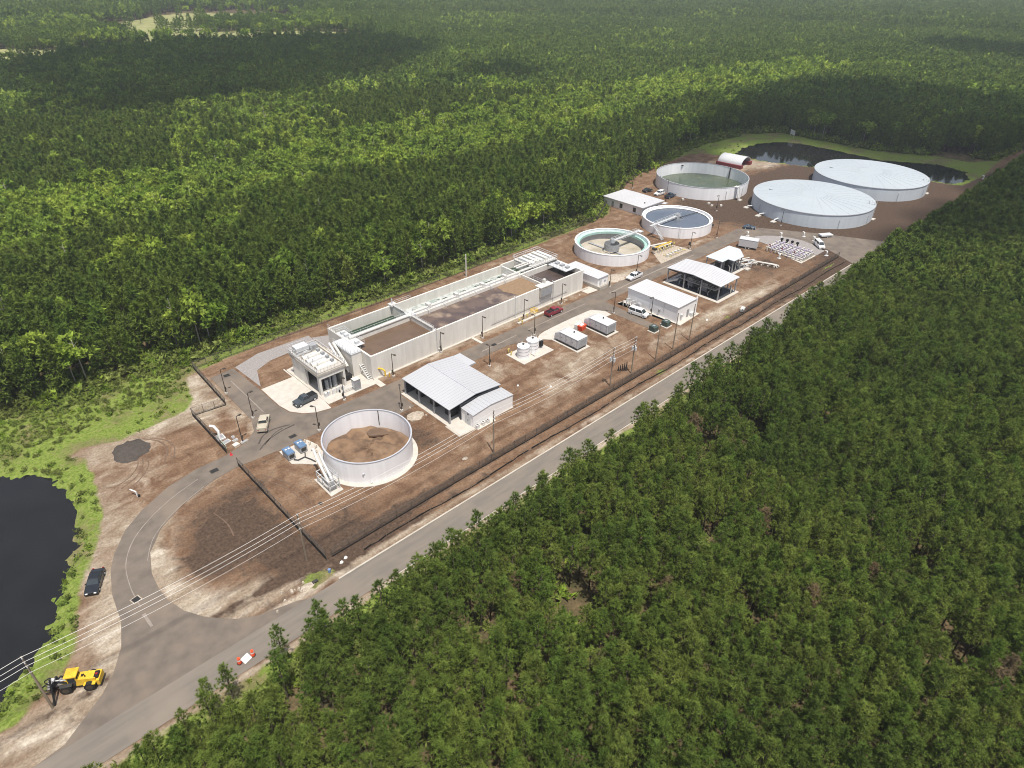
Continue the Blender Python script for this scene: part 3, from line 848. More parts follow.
stand('shrubs', [(SHR, X[big], Y[big], .5, 1.5), (SHR, X[sm], Y[sm], .3, .8), (SHR, EX, EY, .8, 1.9)], 'green weeds and low shrubs on the cleared verge between the fence and the forest', 'shrubs')
# a few tall dead trunks (snags) over the canopy
for (x, y, h) in ((150, 330, 17), (12, 182, 15), (75, 156, 13), (99, 190, 16), (40, 156, 13)):
    b = MB(); b.tube([(0, 0, 0), (.2, .1, h*.5), (.1, .3, h)], [.2, .14, .05], 6)
    for i in range(7):
        a = random.random()*6.28; z = h*(.55+.06*i); l = 2.4-.25*i
        b.tube([(.1, .1, z), (l*math.cos(a), l*math.sin(a), z+l*.5)], [.07, .02], 4)
    tag(b.build('dead_tree', 'grey_bark', None, (x, y, 0)), 'bare grey dead tree standing above the green canopy behind the plant', 'dead tree', 'dead trees in the forest')
# ------------------------------------------------------------------ small shared builders
def railing(pts, h=1.05, step=1.5, r=.035, toe=False):
    """posts and two rails along a 3-D path"""
    b = MB()
    pts = [Vector(p) for p in pts]
    for a, c in zip(pts[:-1], pts[1:]):
        n = max(1, int(round((c-a).length/step)))
        for i in range(n+1):
            p = a.lerp(c, i/n)
            b.tube([p, p+Vector((0, 0, h))], r, 4)
        for z in (h, h*.52):
            b.tube([a+Vector((0, 0, z)), c+Vector((0, 0, z))], r, 4)
    return b
def stair(p, q, w, n=12, riser=True):
    """straight metal stair from p (foot) to q (top); width along the horizontal normal"""
    p, q = Vector(p), Vector(q)
    d = (q-p); hd = Vector((d.x, d.y, 0)).normalized(); s = Vector((-hd.y, hd.x, 0))*w/2
    treads, sides = MB(), MB()
    for i in range(n):
        c = p+d*((i+.5)/n)
        a, b_ = c-hd*.14, c+hd*.14
        t = Vector((0, 0, .03))
        treads.hexa([a-s-t, b_-s-t, b_+s-t, a+s-t], [a-s+t, b_-s+t, b_+s+t, a+s+t])
    for sg in (-1, 1):
        o = s*sg; k = s.normalized()*.09*sg; t = Vector((0, 0, .24))
        sides.hexa([p+o-t, q+o-t, q+o+k-t, p+o+k-t], [p+o+t, q+o+t, q+o+k+t, p+o+k+t])
    return treads, sides
def gable_roof(x0, x1, y0, y1, ze, zr, t=.12):
    """low gable with its ridge along y, drawn as two slabs"""
    xm = (x0+x1)/2
    a = MB().hexa([(x0,y0,ze-t),(xm,y0,zr-t),(xm,y1,zr-t),(x0,y1,ze-t)], [(x0,y0,ze),(xm,y0,zr),(xm,y1,zr),(x0,y1,ze)])
    b = MB().hexa([(xm,y0,zr-t),(x1,y0,ze-t),(x1,y1,ze-t),(xm,y1,zr-t)], [(xm,y0,zr),(x1,y0,ze),(x1,y1,ze),(xm,y1,zr)])
    return a, b
def ribs(x0, x1, y0, y1, ze, zr, step=.62):
    """raised standing seams of a metal roof, running down the slope"""
    b = MB(); xm = (x0+x1)/2
    n = int((y1-y0)/step)
    for i in range(n+1):
        y = y0+(y1-y0)*i/n
        for xa, xb, za, zb in ((x0, xm, ze, zr), (xm, x1, zr, ze)):
            b.hexa([(xa,y-.025,za),(xb,y-.025,zb),(xb,y+.025,zb),(xa,y+.025,za)], [(xa,y-.025,za+.05),(xb,y-.025,zb+.05),(xb,y+.025,zb+.05),(xa,y+.025,za+.05)])
    return b

# ------------------------------------------------------------------ round tanks
def shell(t, r, h, n=96, th=.14, inner='tank_white', zf=0.0, name='wall'):
    b = MB().ring(0, 0, -.1, h, r-th, r, n)
    b.build(name, 'tank_white', t, smooth=True)
    MB().ring(0, 0, h+.003, h+.12, r-th-.06, r+.07, n).build('rim', 'tank_rim' if inner != 'rimwhite' else 'tank_white', t)
def vladder(t, r, h, a, off=.25):
    b = MB()
    c, s = math.cos(a), math.sin(a)
    for w in (-.25, .25):
        x, y = (r+off)*c-w*s, (r+off)*s+w*c
        b.tube([(x, y, .1), (x, y, h+1.0)], .035, 4)
    z = .4
    while z < h+.6:
        b.tube([((r+off)*c+.25*s, (r+off)*s-.25*c, z), ((r+off)*c-.25*s, (r+off)*s+.25*c, z)], .022, 4); z += .4
    return b.build('ladder', 'galvanised', t)
# open dirt-bottomed tank in front
t = thing('open_tank', 'open white round tank with a bare brown dirt bottom, nearest to the oval island', 'tank', (50.3, 91.2, 0))
shell(t, 8.33, 4.7)
sheet('base_slab', [(9.25*math.cos(a*.1309), 9.25*math.sin(a*.1309)) for a in range(48)], -.2, .12, 'white_slab', None, t)
v, f = [], []
rgm = np.random.default_rng(4)
for i in range(11):
    for k in range(40):
        rr = 8.16*i/10; a = 6.2832*k/40
        x, y = rr*math.cos(a), rr*math.sin(a)
        v.append((x, y, 1.25+.35*math.sin(x*.45+1)*math.cos(y*.5)+.25*math.sin(x*1.1+y*.8)+(.13*rgm.normal() if i else 0)-.25*(rr/8)-.9*math.exp(-((x-4.7)**2+(y-3.6)**2)/5)))
for i in range(10):
    for k in range(40): f.append((i*40+k, (i+1)*40+k, (i+1)*40+(k+1) % 40, i*40+(k+1) % 40))
MB().raw(v, f).build('mud_bed', 'tank_mud', t, smooth=True)
MB().prism([(2.6,3.9),(4.6,2.4),(6.0,1.6),(6.3,3.2),(5.4,4.9),(4.0,5.6),(2.9,5.2)], .6, 1.02).build('puddle', 'sludge_brown', t)
MB().box(6.0, 5.35, 1.2, 6.12, 5.47, 4.6).build('level_gauge', 'dark_steel', t)
MB().box(-5.5, -6.45, 2.2, -4.7, -6.62, 2.42).build('name_plate', 'tank_rim', t)
for q in (-2.1, -.35, .5): MB().cyl(8.5*math.cos(q), 8.5*math.sin(q), .12, .45, .2, 8).build('outlet', 'light_pipe', t)
# duct and steel frame standing beside that tank
t = thing('duct_frame', 'steel frame with two sloping white ducts leaning against the dirt-bottomed tank', 'pipework', (40.4, 89.5, 0))
sheet('footing', [(-1.6,-3.7),(1.0,-3.5),(1.1,1.4),(-1.5,2.4)], -.2, .14, 'white_slab', None, t)
b = MB(); b.tube([(.1,4.6,4.9),(.2,4.2,5.1),(-.2,2.6,4.2),(-.9,-2.2,2.0),(-1.0,-2.4,.3)], .26, 10); b.build('duct', 'light_pipe', t, smooth=True)
b = MB(); b.tube([(.9,3.6,4.2),(.4,1.6,3.7),(-.15,-2.0,2.3),(-.2,-2.4,.3)], .24, 10); b.build('duct', 'galvanised', t, smooth=True)
b = MB()
for x in (-1.3, .7):
    for y in (-2.9, -.6, 1.3): b.box(x-.07, y-.07, .14, x+.07, y+.07, 2.7)
for z in (1.4, 2.6):
    for x in (-1.3, .7): b.box(x-.06, -2.9, z-.06, x+.06, 1.3, z+.06)
    for y in (-2.9, 1.3): b.box(-1.3, y-.06, z-.055, .7, y+.06, z+.065)
b.build('frame', 'galvanised', t)
railing([(-1.3,-2.9,2.7),(.7,-2.9,2.7),(.7,1.3,2.7)], .9, .9).build('railing', 'galvanised', t)
MB().box(-.9, -2.6, .16, .2, -1.6, 1.15).build('pump_housing', 'steel', t)
# two blower boxes with blue lids and their pipe
sheet('blower_pad', [(38.1,103.6),(38.1,98.7),(39.5,97.5),(41.3,95.5),(43.9,95.6),(44.6,100.6),(43.9,103.4)], -.2, .1, 'white_slab')
for x, y, lab in ((38.8, 100.9, 'blue-topped blower box on the pale slab beside the driveway, the left one of the pair'), (41.5, 101.3, 'blue-topped blower box on the pale slab, the one closer to the dirt-bottomed tank')):
    t = thing('blower_box', lab, 'blower', (x, y, .1), 0, 'blue-topped blower boxes')
    MB().box(-.72, -1.25, .12, .72, 1.15, 1.45).build('housing', 'steel', t)
    MB().hexa([(-.78,-1.3,1.453),(.78,-1.3,1.453),(.78,1.2,1.453),(-.78,1.2,1.453)], [(-.7,-1.2,1.62),(.7,-1.2,1.62),(.7,1.1,1.62),(-.7,1.1,1.62)]).build('lid', 'blue_top', t)
    for xx in (-.3, .3): MB().box(xx-.16, .1, 1.624, xx+.16, .45, 1.70).build('vent', 'sign_white', t)
    for yy in (-1.262, ): MB().box(-.5, yy, .4, .5, yy+.01, 1.2).build('louvre', 'dark_steel', t)
    MB().box(-.7, -1.15, 0, .7, 1.05, .117).build('skid', 'black', t)
b = MB(); b.tube([(38.9,99.3,.35),(39.4,98.6,.35),(40.8,98.6,.35),(41.3,97.2,.35),(41.6,96.0,.35)], .1, 6); b.tube([(41.5,99.8,.35),(41.0,98.8,.35)], .1, 6)
tag(b.build('air_pipe', 'dark_steel'), 'dark air pipe running over the slab from the two blower boxes', 'pipe')
b = MB()
for (x, y) in ((42.9,102.6),(43.3,101.4),(43.6,99.6),(42.9,98.2)): b.tube([(x,y,.1),(x,y,.9),(x+.35,y+.1,.9),(x+.35,y+.1,.1)], .09, 6)
tag(b.build('hose_rack', 'tan_pipe'), 'tan looped pipes standing between the blower boxes and the tank wall', 'pipework')
# clarifiers
def bridge(t, x0, x1, z, w=.95, y=0.0, name='bridge'):
    """walkway on two lattice girders"""
    MB().box(x0, y-w/2, z-.05, x1, y+w/2, z).build(name, 'galvanised', t)
    g = MB()
    n = int(abs(x1-x0)/1.1)
    for s in (-1, 1):
        yy = y+s*w/2
        for zz in (z-.35, z+.85): g.box(x0, yy-.035, zz-.035, x1, yy+.035, zz+.035)
        for i in range(n):
            xa, xb = x0+(x1-x0)*i/n, x0+(x1-x0)*(i+1)/n
            g.tube([(xa, yy, z-.35), (xb, yy, z+.85)] if i % 2 else [(xa, yy, z+.85), (xb, yy, z-.35)], .03, 4)
            g.tube([(xa, yy, z-.35), (xa, yy, z+.85)], .03, 4)
    g.build('girder', 'galvanised', t)
CB = (164.4, 125.6); CC = (199.8, 125.5)
t = thing('clarifier', 'empty round clarifier with a pale floor and pale green launder ring', 'clarifier', (*CB, 0), 0, 'clarifiers')
shell(t, 11.85, 3.5, inner='rimwhite', th=.35)
MB().cyl(0, 0, -.1, .25, 11.5, 64).build('floor', 'beige_floor', t)
MB().ring(0, 0, 2.55, 2.62, 10.3, 11.49, 72).build('launder', 'teal_trough', t)
MB().ring(0, 0, 2.3, 3.0, 10.22, 10.32, 72).build('weir', 'teal_trough', t)
MB().ring(0, 0, .25, 2.54, 10.85, 11.48, 72).build('inner_wall', 'steel', t)
MB().ring(0, 0, .9, 3.0, 2.35, 2.45, 32).build('feed_well', 'steel', t)
MB().frus(0, 0, .25, 3.7, .45, .45, 16).build('centre_column', 'steel', t)
MB().frus(0, 0, 3.2, 4.4, .9, .6, 12).build('drive', 'steel', t)
b = MB(); b.tube([(0,0,1.0),(-9,-5,.5)], .12, 4); b.tube([(0,0,1.6),(-9,-5,.55)], .07, 4); b.tube([(0,0,1.0),(9,5,.5)], .12, 4); b.tube([(0,0,1.6),(9,5,.55)], .07, 4); b.box(-.4,-9.5,.4,.4,9.5,.52)
b.build('scraper_arm', 'steel', t)
bridge(t, 0, 13.2, 3.75)
MB().box(13.2, -1.0, 3.4, 15.0, 1.0, 3.55).build('landing', 'galvanised', t)
for sx in (13.4, 14.8):
    for sy in (-.9, .9): MB().box(sx-.08, sy-.08, 0, sx+.08, sy+.08, 3.39).build('leg', 'galvanised', t)
MB().box(7.6,-11.6,1.3,8.5,-10.2,1.9).build('scum_box', 'dark_steel', t, rz=.1)
t = thing('clarifier', 'round clarifier full of slate grey water with a walkway bridge to its middle', 'clarifier', (*CC, 0), 0, 'clarifiers')
shell(t, 12.0, 3.5, inner='rimwhite', th=.35)
MB().cyl(0, 0, -.1, 2.75, 11.64, 72).build('water', 'water_slate', t)
MB().ring(0, 0, 2.76, 2.83, 10.9, 11.6, 72).build('launder', 'tank_white', t)
MB().ring(0, 0, 2.755, 2.95, 10.84, 10.88, 72).build('weir', 'steel', t)
MB().ring(0, 0, 2.0, 3.0, 1.95, 2.05, 32).build('feed_well', 'steel', t)
MB().frus(0, 0, 2.5, 4.5, .9, .6, 12).build('drive', 'steel', t)
bridge(t, -15.4, 1.6, 3.85)
b = MB(); b.tube([(0,0,3.0),(10.9,-1.2,2.95)], .09, 4); b.build('skimmer_arm', 'dark_steel', t)
b = MB()
for i in range(9): b.box(2.0+i, -.2-i*.13, 2.9, 2.55+i, .0-i*.13, 3.0)
b.build('skimmer_blade', 'dark_steel', t)
vladder(t, 12, 3.5, -2.45)
tr, sd_ = stair((-14.6,-4.8,.1), (-14.6,-1.0,3.7), 1.0, 11)
tr.build('stair_tread', 'galvanised', t); sd_.build('stringer', 'galvanised', t)
railing([(-15.1,-4.8,.1),(-15.1,-1.0,3.7)], 1.0, 1.2).build('railing', 'galvanised', t)
MB().box(8.2,-9.4,.5,9.0,-8.7,1.2).build('scum_box', 'dark_steel', t)
# big open tank with green water
t = thing('open_tank', 'wide open white tank half full of dull green water beside the hoop shelter', 'tank', (246.8, 146.3, 0))
shell(t, 18.3, 4.7, 112, .16)
MB().cyl(0, 0, -.1, .35, 18.13, 96).build('water', 'water_algae', t)
for a, nm in ((2.55, 'level_gauge'), (-.12, 'level_gauge')):
    c, s = math.cos(a)*17.9, math.sin(a)*17.9
    MB().box(c-.18, s-.18, .5, c+.18, s+.18, 4.9).build(nm, 'dark_steel', t)
MB().box(8.4, 15.2, 3.6, 9.3, 15.8, 3.9).build('float_box', 'black', t)
for a in (-2.03, -1.55):
    c, s = math.cos(a), math.sin(a); b = MB(); b.tube([((18.5)*c, 18.5*s, 0), (18.5*c, 18.5*s, 3.6)], .09, 6); b.build('riser_pipe', 'galvanised', t)
tr, sd_ = stair((-4.3,-20.2,.1), (-3.9,-18.6,4.6), 1.3, 13); tr.build('stair_tread', 'galvanised', t); sd_.build('stringer', 'steel', t)
MB().box(-4.7,-18.9,4.55,-3.1,-17.4,4.85).build('landing', 'sign_white', t)
MB().box(-5.2,-21.2,0,-3.4,-20.0,.3).build('step', 'white_slab', t)
# two covered tanks
for (x, y, r, lab, k) in ((253.4, 102.5, 21.3, 'white covered round tank nearer to the camera of the big covered pair', 0), (301.2, 101.0, 21.65, 'white covered round tank standing farther back beside the pond', 1)):
    t = thing('covered_tank', lab, 'tank', (x, y, 0), 0, 'big tanks with white covers')
    MB().ring(0, 0, -.1, 4.75, r-.16, r, 120).build('wall', 'tank_pale', t, smooth=True)
    MB().ring(0, 0, 4.755, 4.95, r-.2, r+.16, 120).build('rim', 'tank_rim', t)
    v = [(0, 0, 5.9)]; f = []
    nr, ns = 5, 90
    for i in range(1, nr+1):
        for q in range(ns):
            a = 6.2832*q/ns; rr = (r+.02)*i/nr
            v.append((rr*math.cos(a), rr*math.sin(a), 4.98+.92*(1-(i/nr)**2)))
    for q in range(ns): f.append((0, 1+q, 1+(q+1) % ns))
    for i in range(1, nr):
        for q in range(ns): f.append((1+(i-1)*ns+q, 1+i*ns+q, 1+i*ns+(q+1) % ns, 1+(i-1)*ns+(q+1) % ns))
    MB().raw(v, f).build('cover', 'cover_white', t)
    b = MB()
    for q in range(30):
        a = 6.2832*q/30
        pts = [((r-.1)*i/5*math.cos(a), (r-.1)*i/5*math.sin(a), 5.0+.92*(1-(i/5)**2)) for i in range(1, 6)]
        b.tube(pts, .03, 3, False)
    b.build('cover_seam', 'cover_white', t)
    vladder(t, r, 5, -1.18 if k == 0 else -1.28)
    a = -1.18 if k == 0 else -1.28
    c, s = math.cos(a), math.sin(a)
    railing([((r-2.2)*c-1.3*s, (r-2.2)*s+1.3*c, 5.1), ((r-.3)*c-1.3*s, (r-.3)*s+1.3*c, 5.0), ((r-.3)*c+1.3*s, (r-.3)*s-1.3*c, 5.0), ((r-2.2)*c+1.3*s, (r-2.2)*s-1.3*c, 5.1), ((r-2.2)*c-1.3*s, (r-2.2)*s+1.3*c, 5.1)], .9, 1.1).build('railing', 'galvanised', t)
    for a in (-2.25, -1.62, 1.7, 2.6): 
        c, s = math.cos(a), math.sin(a); b = MB(); b.tube([((r+.14)*c, (r+.14)*s, 0), ((r+.14)*c, (r+.14)*s, 3.2)], .08, 5); b.build('riser_pipe', 'galvanised', t)
    for a in (2.35, 2.75, 3.05, -.35, -.62): 
        c, s = math.cos(a), math.sin(a)
        b = MB(); b.tube([((r-.2)*c, (r-.2)*s, .8), ((r+2.0)*c, (r+2.0)*s, .8), ((r+2.6)*c, (r+2.6)*s, .1)], .28, 8); b.build('nozzle', 'galvanised', t)
        MB().box((r+2.6)*c-1.0, (r+2.6)*s-.8, 0, (r+2.6)*c+1.0, (r+2.6)*s+.8, .3).build('pad', 'white_slab', t)
    for a in (-1.18, -1.28):
        c, s = math.cos(a), math.sin(a)
    MB().box((r+.1)*c-1.1, (r+.1)*s-.9, 0, (r+.1)*c+1.1, (r+.1)*s+.2, .28).build('step', 'white_slab', t)
    MB().cyl(-6, 14, 5.3, 5.75, .7, 12).build('hatch', 'cover_white', t)

# ------------------------------------------------------------------ long concrete basin
t = thing('treatment_basin', 'long pale concrete basin divided into cells of brown and green water', 'basin', (65.8, 113.2, 0))
L, Wd, Hb, th = 70.6, 18.1, 5.85, .42
def wl(x0, y0, x1, y1, z1=Hb, nm='wall', z0=-.2, mt='wall_concrete'): return MB().box(x0, y0, z0, x1, y1, z1).build(nm, mt, t)
MB().box(.03, .03, -.2, L-.03, Wd-.03, .4).build('floor', 'concrete', t)
# cast front wall: panels between the joints the photo shows
jx = [0, 9.3, 18.25, 27.5, 36.7, 45.9, 53.5, 57.3, 64, L]
for i, (a, c) in enumerate(zip(jx[:-1], jx[1:])): MB().box(a+(.03 if i else 0), 0, -.2, c, th+(.006 if i % 2 else 0), Hb).build('wall_panel', 'wall_concrete', t)
bj = [0, 18.25, 36.5, 55.5, L-5]
for i, (a, c) in enumerate(zip(bj[:-1], bj[1:])): MB().box(a+(.03 if i else 0), Wd-th, -.2, c, Wd, Hb+(.3 if a > 50 else 0)).build('wall_panel', 'wall_concrete', t)
wl(.003, th+.01, th, Wd-th-.003); wl(L-th, th+.01, L-.003, 12)
wl(L-th-9.6, 12.0, L-th-9.2, Wd-th-.01)
cy = 9.9                                                 # central wall
wl(th+.005, cy-.25, 66, cy+.25, Hb-.02, 'centre_wall')
wl(18.0, th+.012, 18.45, cy-.26, Hb-.01, 'cross_wall'); wl(18.0, cy+.26, 18.45, Wd-th-.01, Hb-.01, 'cross_wall')
wl(55.4, th+.012, 55.85, cy-.26, Hb-.01, 'cross_wall'); wl(55.4, cy+.26, 55.85, Wd-th-.01, Hb-.01, 'cross_wall')
def pool(x0, y0, x1, y1, z, mt): return MB().box(x0, y0, z-.3, x1, y1, z).build('water', mt, t)
pool(th+.01, th+.02, 17.98, cy-.27, 4.85, 'sludge_brown')
pool(th+.01, cy+.27, 17.98, Wd-th-.02, 3.1, 'water_green')
pool(18.47, th+.02, 47.5, cy-.27, 4.95, 'sludge_swirl')
MB().prism([(47.5,th+.02),(55.38,th+.02),(55.38,cy-.27),(46.4,cy-.27),(45.6,6.2),(46.9,3.0)], 4.66, 4.99).build('foam_blanket', 'foam_tan', t)
pool(18.47, cy+.27, 55.38, Wd-th-.02, 3.5, 'foam_white')
pool(55.87, th+.02, L-th-.02, cy-.27, 4.3, 'sludge_dark')
pool(55.87, cy+.27, 60.5, Wd-th-.02, 4.0, 'water_green')
rgs = random.Random(9)
b = MB()
for i in range(26):
    x = 19.6+i*1.35+rgs.uniform(-.4, .4); y = 13.6+rgs.uniform(0, 3.2)
    n = 8; q = rgs.uniform(.35, .95)
    b.prism([(x+q*1.3*(.75+.5*rgs.random())*math.cos(k*6.283/n), y+q*.8*(.75+.5*rgs.random())*math.sin(k*6.283/n)) for k in range(n)], 3.5, 3.515)
b.build('green_patch', 'water_green', t)
# air headers and walkway on the central wall
for y, z, r in ((cy+.75, Hb+.28, .2), (cy+1.45, Hb+.1, .2)):
    b = MB(); b.tube([(18.6, y, z), (66.0, y, z)], r, 8); b.build('air_header', 'light_pipe', t, smooth=True)
b = MB(); b.tube([(.8, cy, Hb+.36), (18.3, cy, Hb+.36)], .42, 10); b.build('air_header', 'light_pipe', t, smooth=True)
MB().box(18.5, cy+.3, Hb-.12, 55.3, cy+1.9, Hb-.06).build('walkway', 'galvanised', t)
railing([(18.5, cy+1.9, Hb-.06), (55.3, cy+1.9, Hb-.06)], 1.05, 1.8, .03).build('railing', 'galvanised', t)
for i in range(7):
    x = 21+i*5.2
    b = MB(); b.tube([(x, cy+.75, Hb+.3), (x, cy+3.0, Hb-.2), (x, cy+3.2, 3.5)], .09, 6); b.tube([(x+2.4, cy+.75, Hb+.3), (x+2.4, cy-.6, Hb-.1), (x+2.4, cy-.7, 4.9)], .08, 6); b.build('drop_pipe', 'galvanised', t)
b = MB()
for i in range(12): 
    x = 1.6+i*1.35; b.tube([(x, cy+.5, Hb+.4), (x, cy+1.6, Hb-.3), (x, cy+1.7, 3.1)], .055, 5)
b.build('drop_pipe', 'galvanised', t)
b = MB(); b.tube([(18.2, 1.0, Hb+.3), (18.2, Wd-1.0, Hb+.3)], .3, 8); b.build('cross_pipe', 'light_pipe', t, smooth=True)
MB().box(17.4, Wd-1.2, Hb, 19.2, Wd+.4, Hb+.5).build('valve_box', 'light_pipe', t)
b = MB(); b.tube([(18.2, Wd-.4, Hb+.5), (18.2, Wd-.4, Hb+1.8)], .16, 8); b.build('valve_stem', 'galvanised', t)
MB().box(17.5, cy-.6, Hb, 19.4, cy+1.8, Hb+.45).build('valve_box', 'galvanised', t)
railing([(18.5, cy-.15, Hb), (55.3, cy-.15, Hb)], 1.05, 1.8, .03).build('railing', 'galvanised', t)
railing([(18.1, .6, Hb+.02), (18.1, cy-.5, Hb+.02)], 1.05, 1.4, .03).build('railing', 'galvanised', t)
railing([(18.1, cy+.6, Hb+.02), (18.1, Wd-.6, Hb+.02)], 1.05, 1.4, .03).build('railing', 'galvanised', t)
railing([(55.7, .6, Hb+.02), (55.7, cy-.5, Hb+.02)], 1.05, 1.4, .03).build('railing', 'galvanised', t)
railing([(.6, cy+.6, Hb), (17.6, cy+.6, Hb)], 1.05, 1.8, .03).build('railing', 'galvanised', t)
for x in (24, 33, 42, 50): 
    MB().box(x, cy+.35, Hb-.05, x+.8, cy+1.8, Hb+1.0).build('mixer_head', 'light_pipe', t)
# platform of gratings at the left end, above the centre
MB().box(.1, 5.9, Hb+.003, 2.4, 14.5, Hb+.09).build('grating', 'galvanised', t)
railing([(2.4,5.9,Hb+.09),(2.4,9.0,Hb+.09)], 1.05, 1.0).build('railing', 'galvanised', t)
railing([(2.4,11.0,Hb+.09),(2.4,14.5,Hb+.09),(.1,14.5,Hb+.09),(.1,17.9,Hb+.0)], 1.05, 1.2).build('railing', 'galvanised', t)
for y in (7.0, 11.5, 13.0): MB().box(.6, y-.35, Hb+.09, 1.6, y+.35, Hb+.75).build('gate_actuator', 'galvanised', t)
# overflow box hung on the outside of the front wall, and front pipes
MB().box(52.9, -.6, 3.2, 57.5, -.005, Hb+.02).build('overflow_box', 'concrete', t)
MB().box(53.1, -.64, 3.3, 57.3, -.605, Hb-.45).build('gate_panel', 'steel', t)
MB().box(52.8, -.7, Hb+.023, 57.6, 1.6, Hb+.25).build('box_cover', 'light_pipe', t)
MB().box(55.6, .9, Hb+.25, 56.4, 1.6, Hb+1.3).build('gate_actuator', 'light_pipe', t)
for x in (18.25, 44.0, 58.3):
    b = MB(); b.tube([(x, -.16, 0), (x, -.16, Hb+.3), (x, .4, Hb+.4)], .09, 6); b.build('riser_pipe', 'galvanised', t)
b = MB(); b.tube([(35.6, -.2, 1.5), (47, -.2, 1.6), (58, -.2, 1.7), (64, -.2, 1.8)], .055, 5); b.build('conduit', 'steel', t)
MB().box(18.5, -.5, .1, 18.9, -.1, .8).build('valve_body', 'light_pipe', t)
MB().box(.2, -.35, .0, 69, -.004, .13).build('plinth', 'white_slab', t)
# gantry of screens on the far end
MB().box(60.6, 9.8+.3, Hb+.3, 70.5, Wd+.2, Hb+.42).build('deck', 'light_pipe', t)
MB().box(61.0, 10.6, .4, 70.2, Wd+.1, Hb+.29).build('screen_channel', 'wall_concrete', t)
railing([(60.6,10.1,Hb+.42),(70.5,10.1,Hb+.42),(70.5,Wd+.2,Hb+.42),(60.6,Wd+.2,Hb+.42),(60.6,10.1,Hb+.42)], 1.2, .8, .055).build('railing', 'galvanised', t)
for i in range(5):
    x = 61.5+i*1.8
    MB().box(x, 11.4, Hb+.43, x+1.15, Wd-.8, Hb+1.0+.12*(i % 2)).build('screen_cover', 'light_pipe' if i % 2 else 'galvanised', t)
b = MB(); b.tube([(56,cy+2.2,Hb+.9),(66,cy+2.2,Hb+.9)], .25, 8); b.tube([(56,cy+3.2,Hb+.9),(66,cy+3.2,Hb+.9)], .25, 8); b.build('air_header', 'light_pipe', t, smooth=True)
railing([(55.9,cy+.4,Hb),(66,cy+.4,Hb)], 1.0, 1.4).build('railing', 'galvanised', t)
MB().box(65.9, 2.5, Hb-.05, 70.1, 9.4, Hb+.08).build('deck', 'galvanised', t)
railing([(65.9,2.5,Hb+.08),(65.9,9.4,Hb+.08)], 1.0, 1.2).build('railing', 'galvanised', t)
for y in (3.5, 5.5, 7.4): MB().box(67.6, y, Hb+.08, 68.8, y+1.0, Hb+.6).build('hatch', 'steel', t)
railing([(19,Wd-.2,Hb),(24,Wd-.2,Hb)], 1.0, 1.2).build('railing', 'galvanised', t)
# pale steel tower pole behind the basin
tag(MB().frus(117.7, 142.2, 0, 6.9, .22, .17, 10).build('tall_post', 'light_pipe'), 'plain pale round post behind the long basin by the back fence', 'post')

# ------------------------------------------------------------------ headworks
t = thing('headworks', 'square concrete screen building with open bays and covered channels on its roof', 'headworks', (53.9, 115.0, .1))
hx_, hy_, hh_ = 6.3, 11.8, 5.5
for (x0, y0, x1, y1) in ((0,0,.5,.9),(0,5.9,.5,hy_),(hx_-.5,0,hx_,.9),(hx_-.5,hy_-.9,hx_,hy_)):
    MB().box(x0, y0, 0, x1, y1, hh_-.6).build('wall', 'wall_concrete', t)
MB().box(0, .9, hh_-1.25, .5, 5.9, hh_-.603).build('lintel', 'wall_concrete', t)
MB().box(.5, 0, hh_-1.6, hx_-.5, .4, hh_-.603).build('lintel', 'wall_concrete', t)
MB().box(.5, hy_-.4, 0, hx_-.5, hy_, hh_-.603).build('wall', 'wall_concrete', t)
MB().box(hx_-.35, .9, 0, hx_-.05, hy_-.9, hh_-.603).build('wall', 'wall_concrete', t)
MB().box(2.9, .9, 0, 3.2, 5.9, hh_-.603).build('inner_wall', 'steel', t)
MB().box(-.3, -.2, hh_-.6, hx_+.3, hy_+.2, hh_-.1).build('roof', 'concrete', t)
for (x0, y0, x1, y1) in ((-.25,-.15,.25,hy_+.15),(hx_-.2,-.15,hx_+.25,hy_+.15)): MB().box(x0, y0, hh_-.097, x1, y1, hh_+.35).build('parapet', 'white_slab', t)
for i in range(4):
    y = 1.3+i*1.95
    n = 8; prof = [(.9+0*k, 0) for k in range(0)]
    v = []; f = []
    for x in (.7, 5.5):
        for k in range(n+1):
            a = math.pi*k/n; v.append((x, y+.75-.75*math.cos(a), hh_-.09+.7*math.sin(a)))
    for k in range(n): f.append((k, n+1+k, n+2+k, k+1))
    f += [tuple(range(n, -1, -1)), tuple(range(n+1, 2*n+2))]
    MB().raw(v, f).build('channel_cover', 'light_pipe' if i != 2 else 'galvanised', t, smooth=True)
    b = MB(); b.tube([(1.2, y+.75, hh_+.5), (1.2, y+.75, hh_+1.5), (2.2, y+.9, hh_+1.5)], .12, 6); b.build('vent_pipe', 'galvanised', t)
    MB().box(4.3, y+.35, hh_+.4, 5.0, y+1.0, hh_+1.15).build('motor', 'steel', t)
railing([(-.2,-.1,hh_-.1),(hx_+.2,-.1,hh_-.1),(hx_+.2,hy_+.1,hh_-.1),(-.2,hy_+.1,hh_-.1),(-.2,-.1,hh_-.1)], 1.2, .8, .05).build('railing', 'galvanised', t)
MB().box(.4, hy_-2.4, hh_-.097, 3.4, hy_-.3, hh_+1.9).build('screen_housing', 'galvanised', t)
MB().box(3.7, hy_-2.2, hh_-.097, 5.6, hy_-.6, hh_+1.2).build('screen_housing', 'steel', t)
b = MB()
for z in (hh_+.6, hh_+1.3, hh_+2.1):
    b.tube([(-.4, hy_-2.8, z), (3.8, hy_-2.8, z), (3.8, hy_+.2, z), (-.4, hy_+.2, z), (-.4, hy_-2.8, z)], .04, 4)
for x in (-.4, 1.7, 3.8):
    for y in (hy_-2.8, hy_+.2): b.tube([(x, y, hh_), (x, y, hh_+2.2)], .045, 4)
b.build('cage', 'galvanised', t)
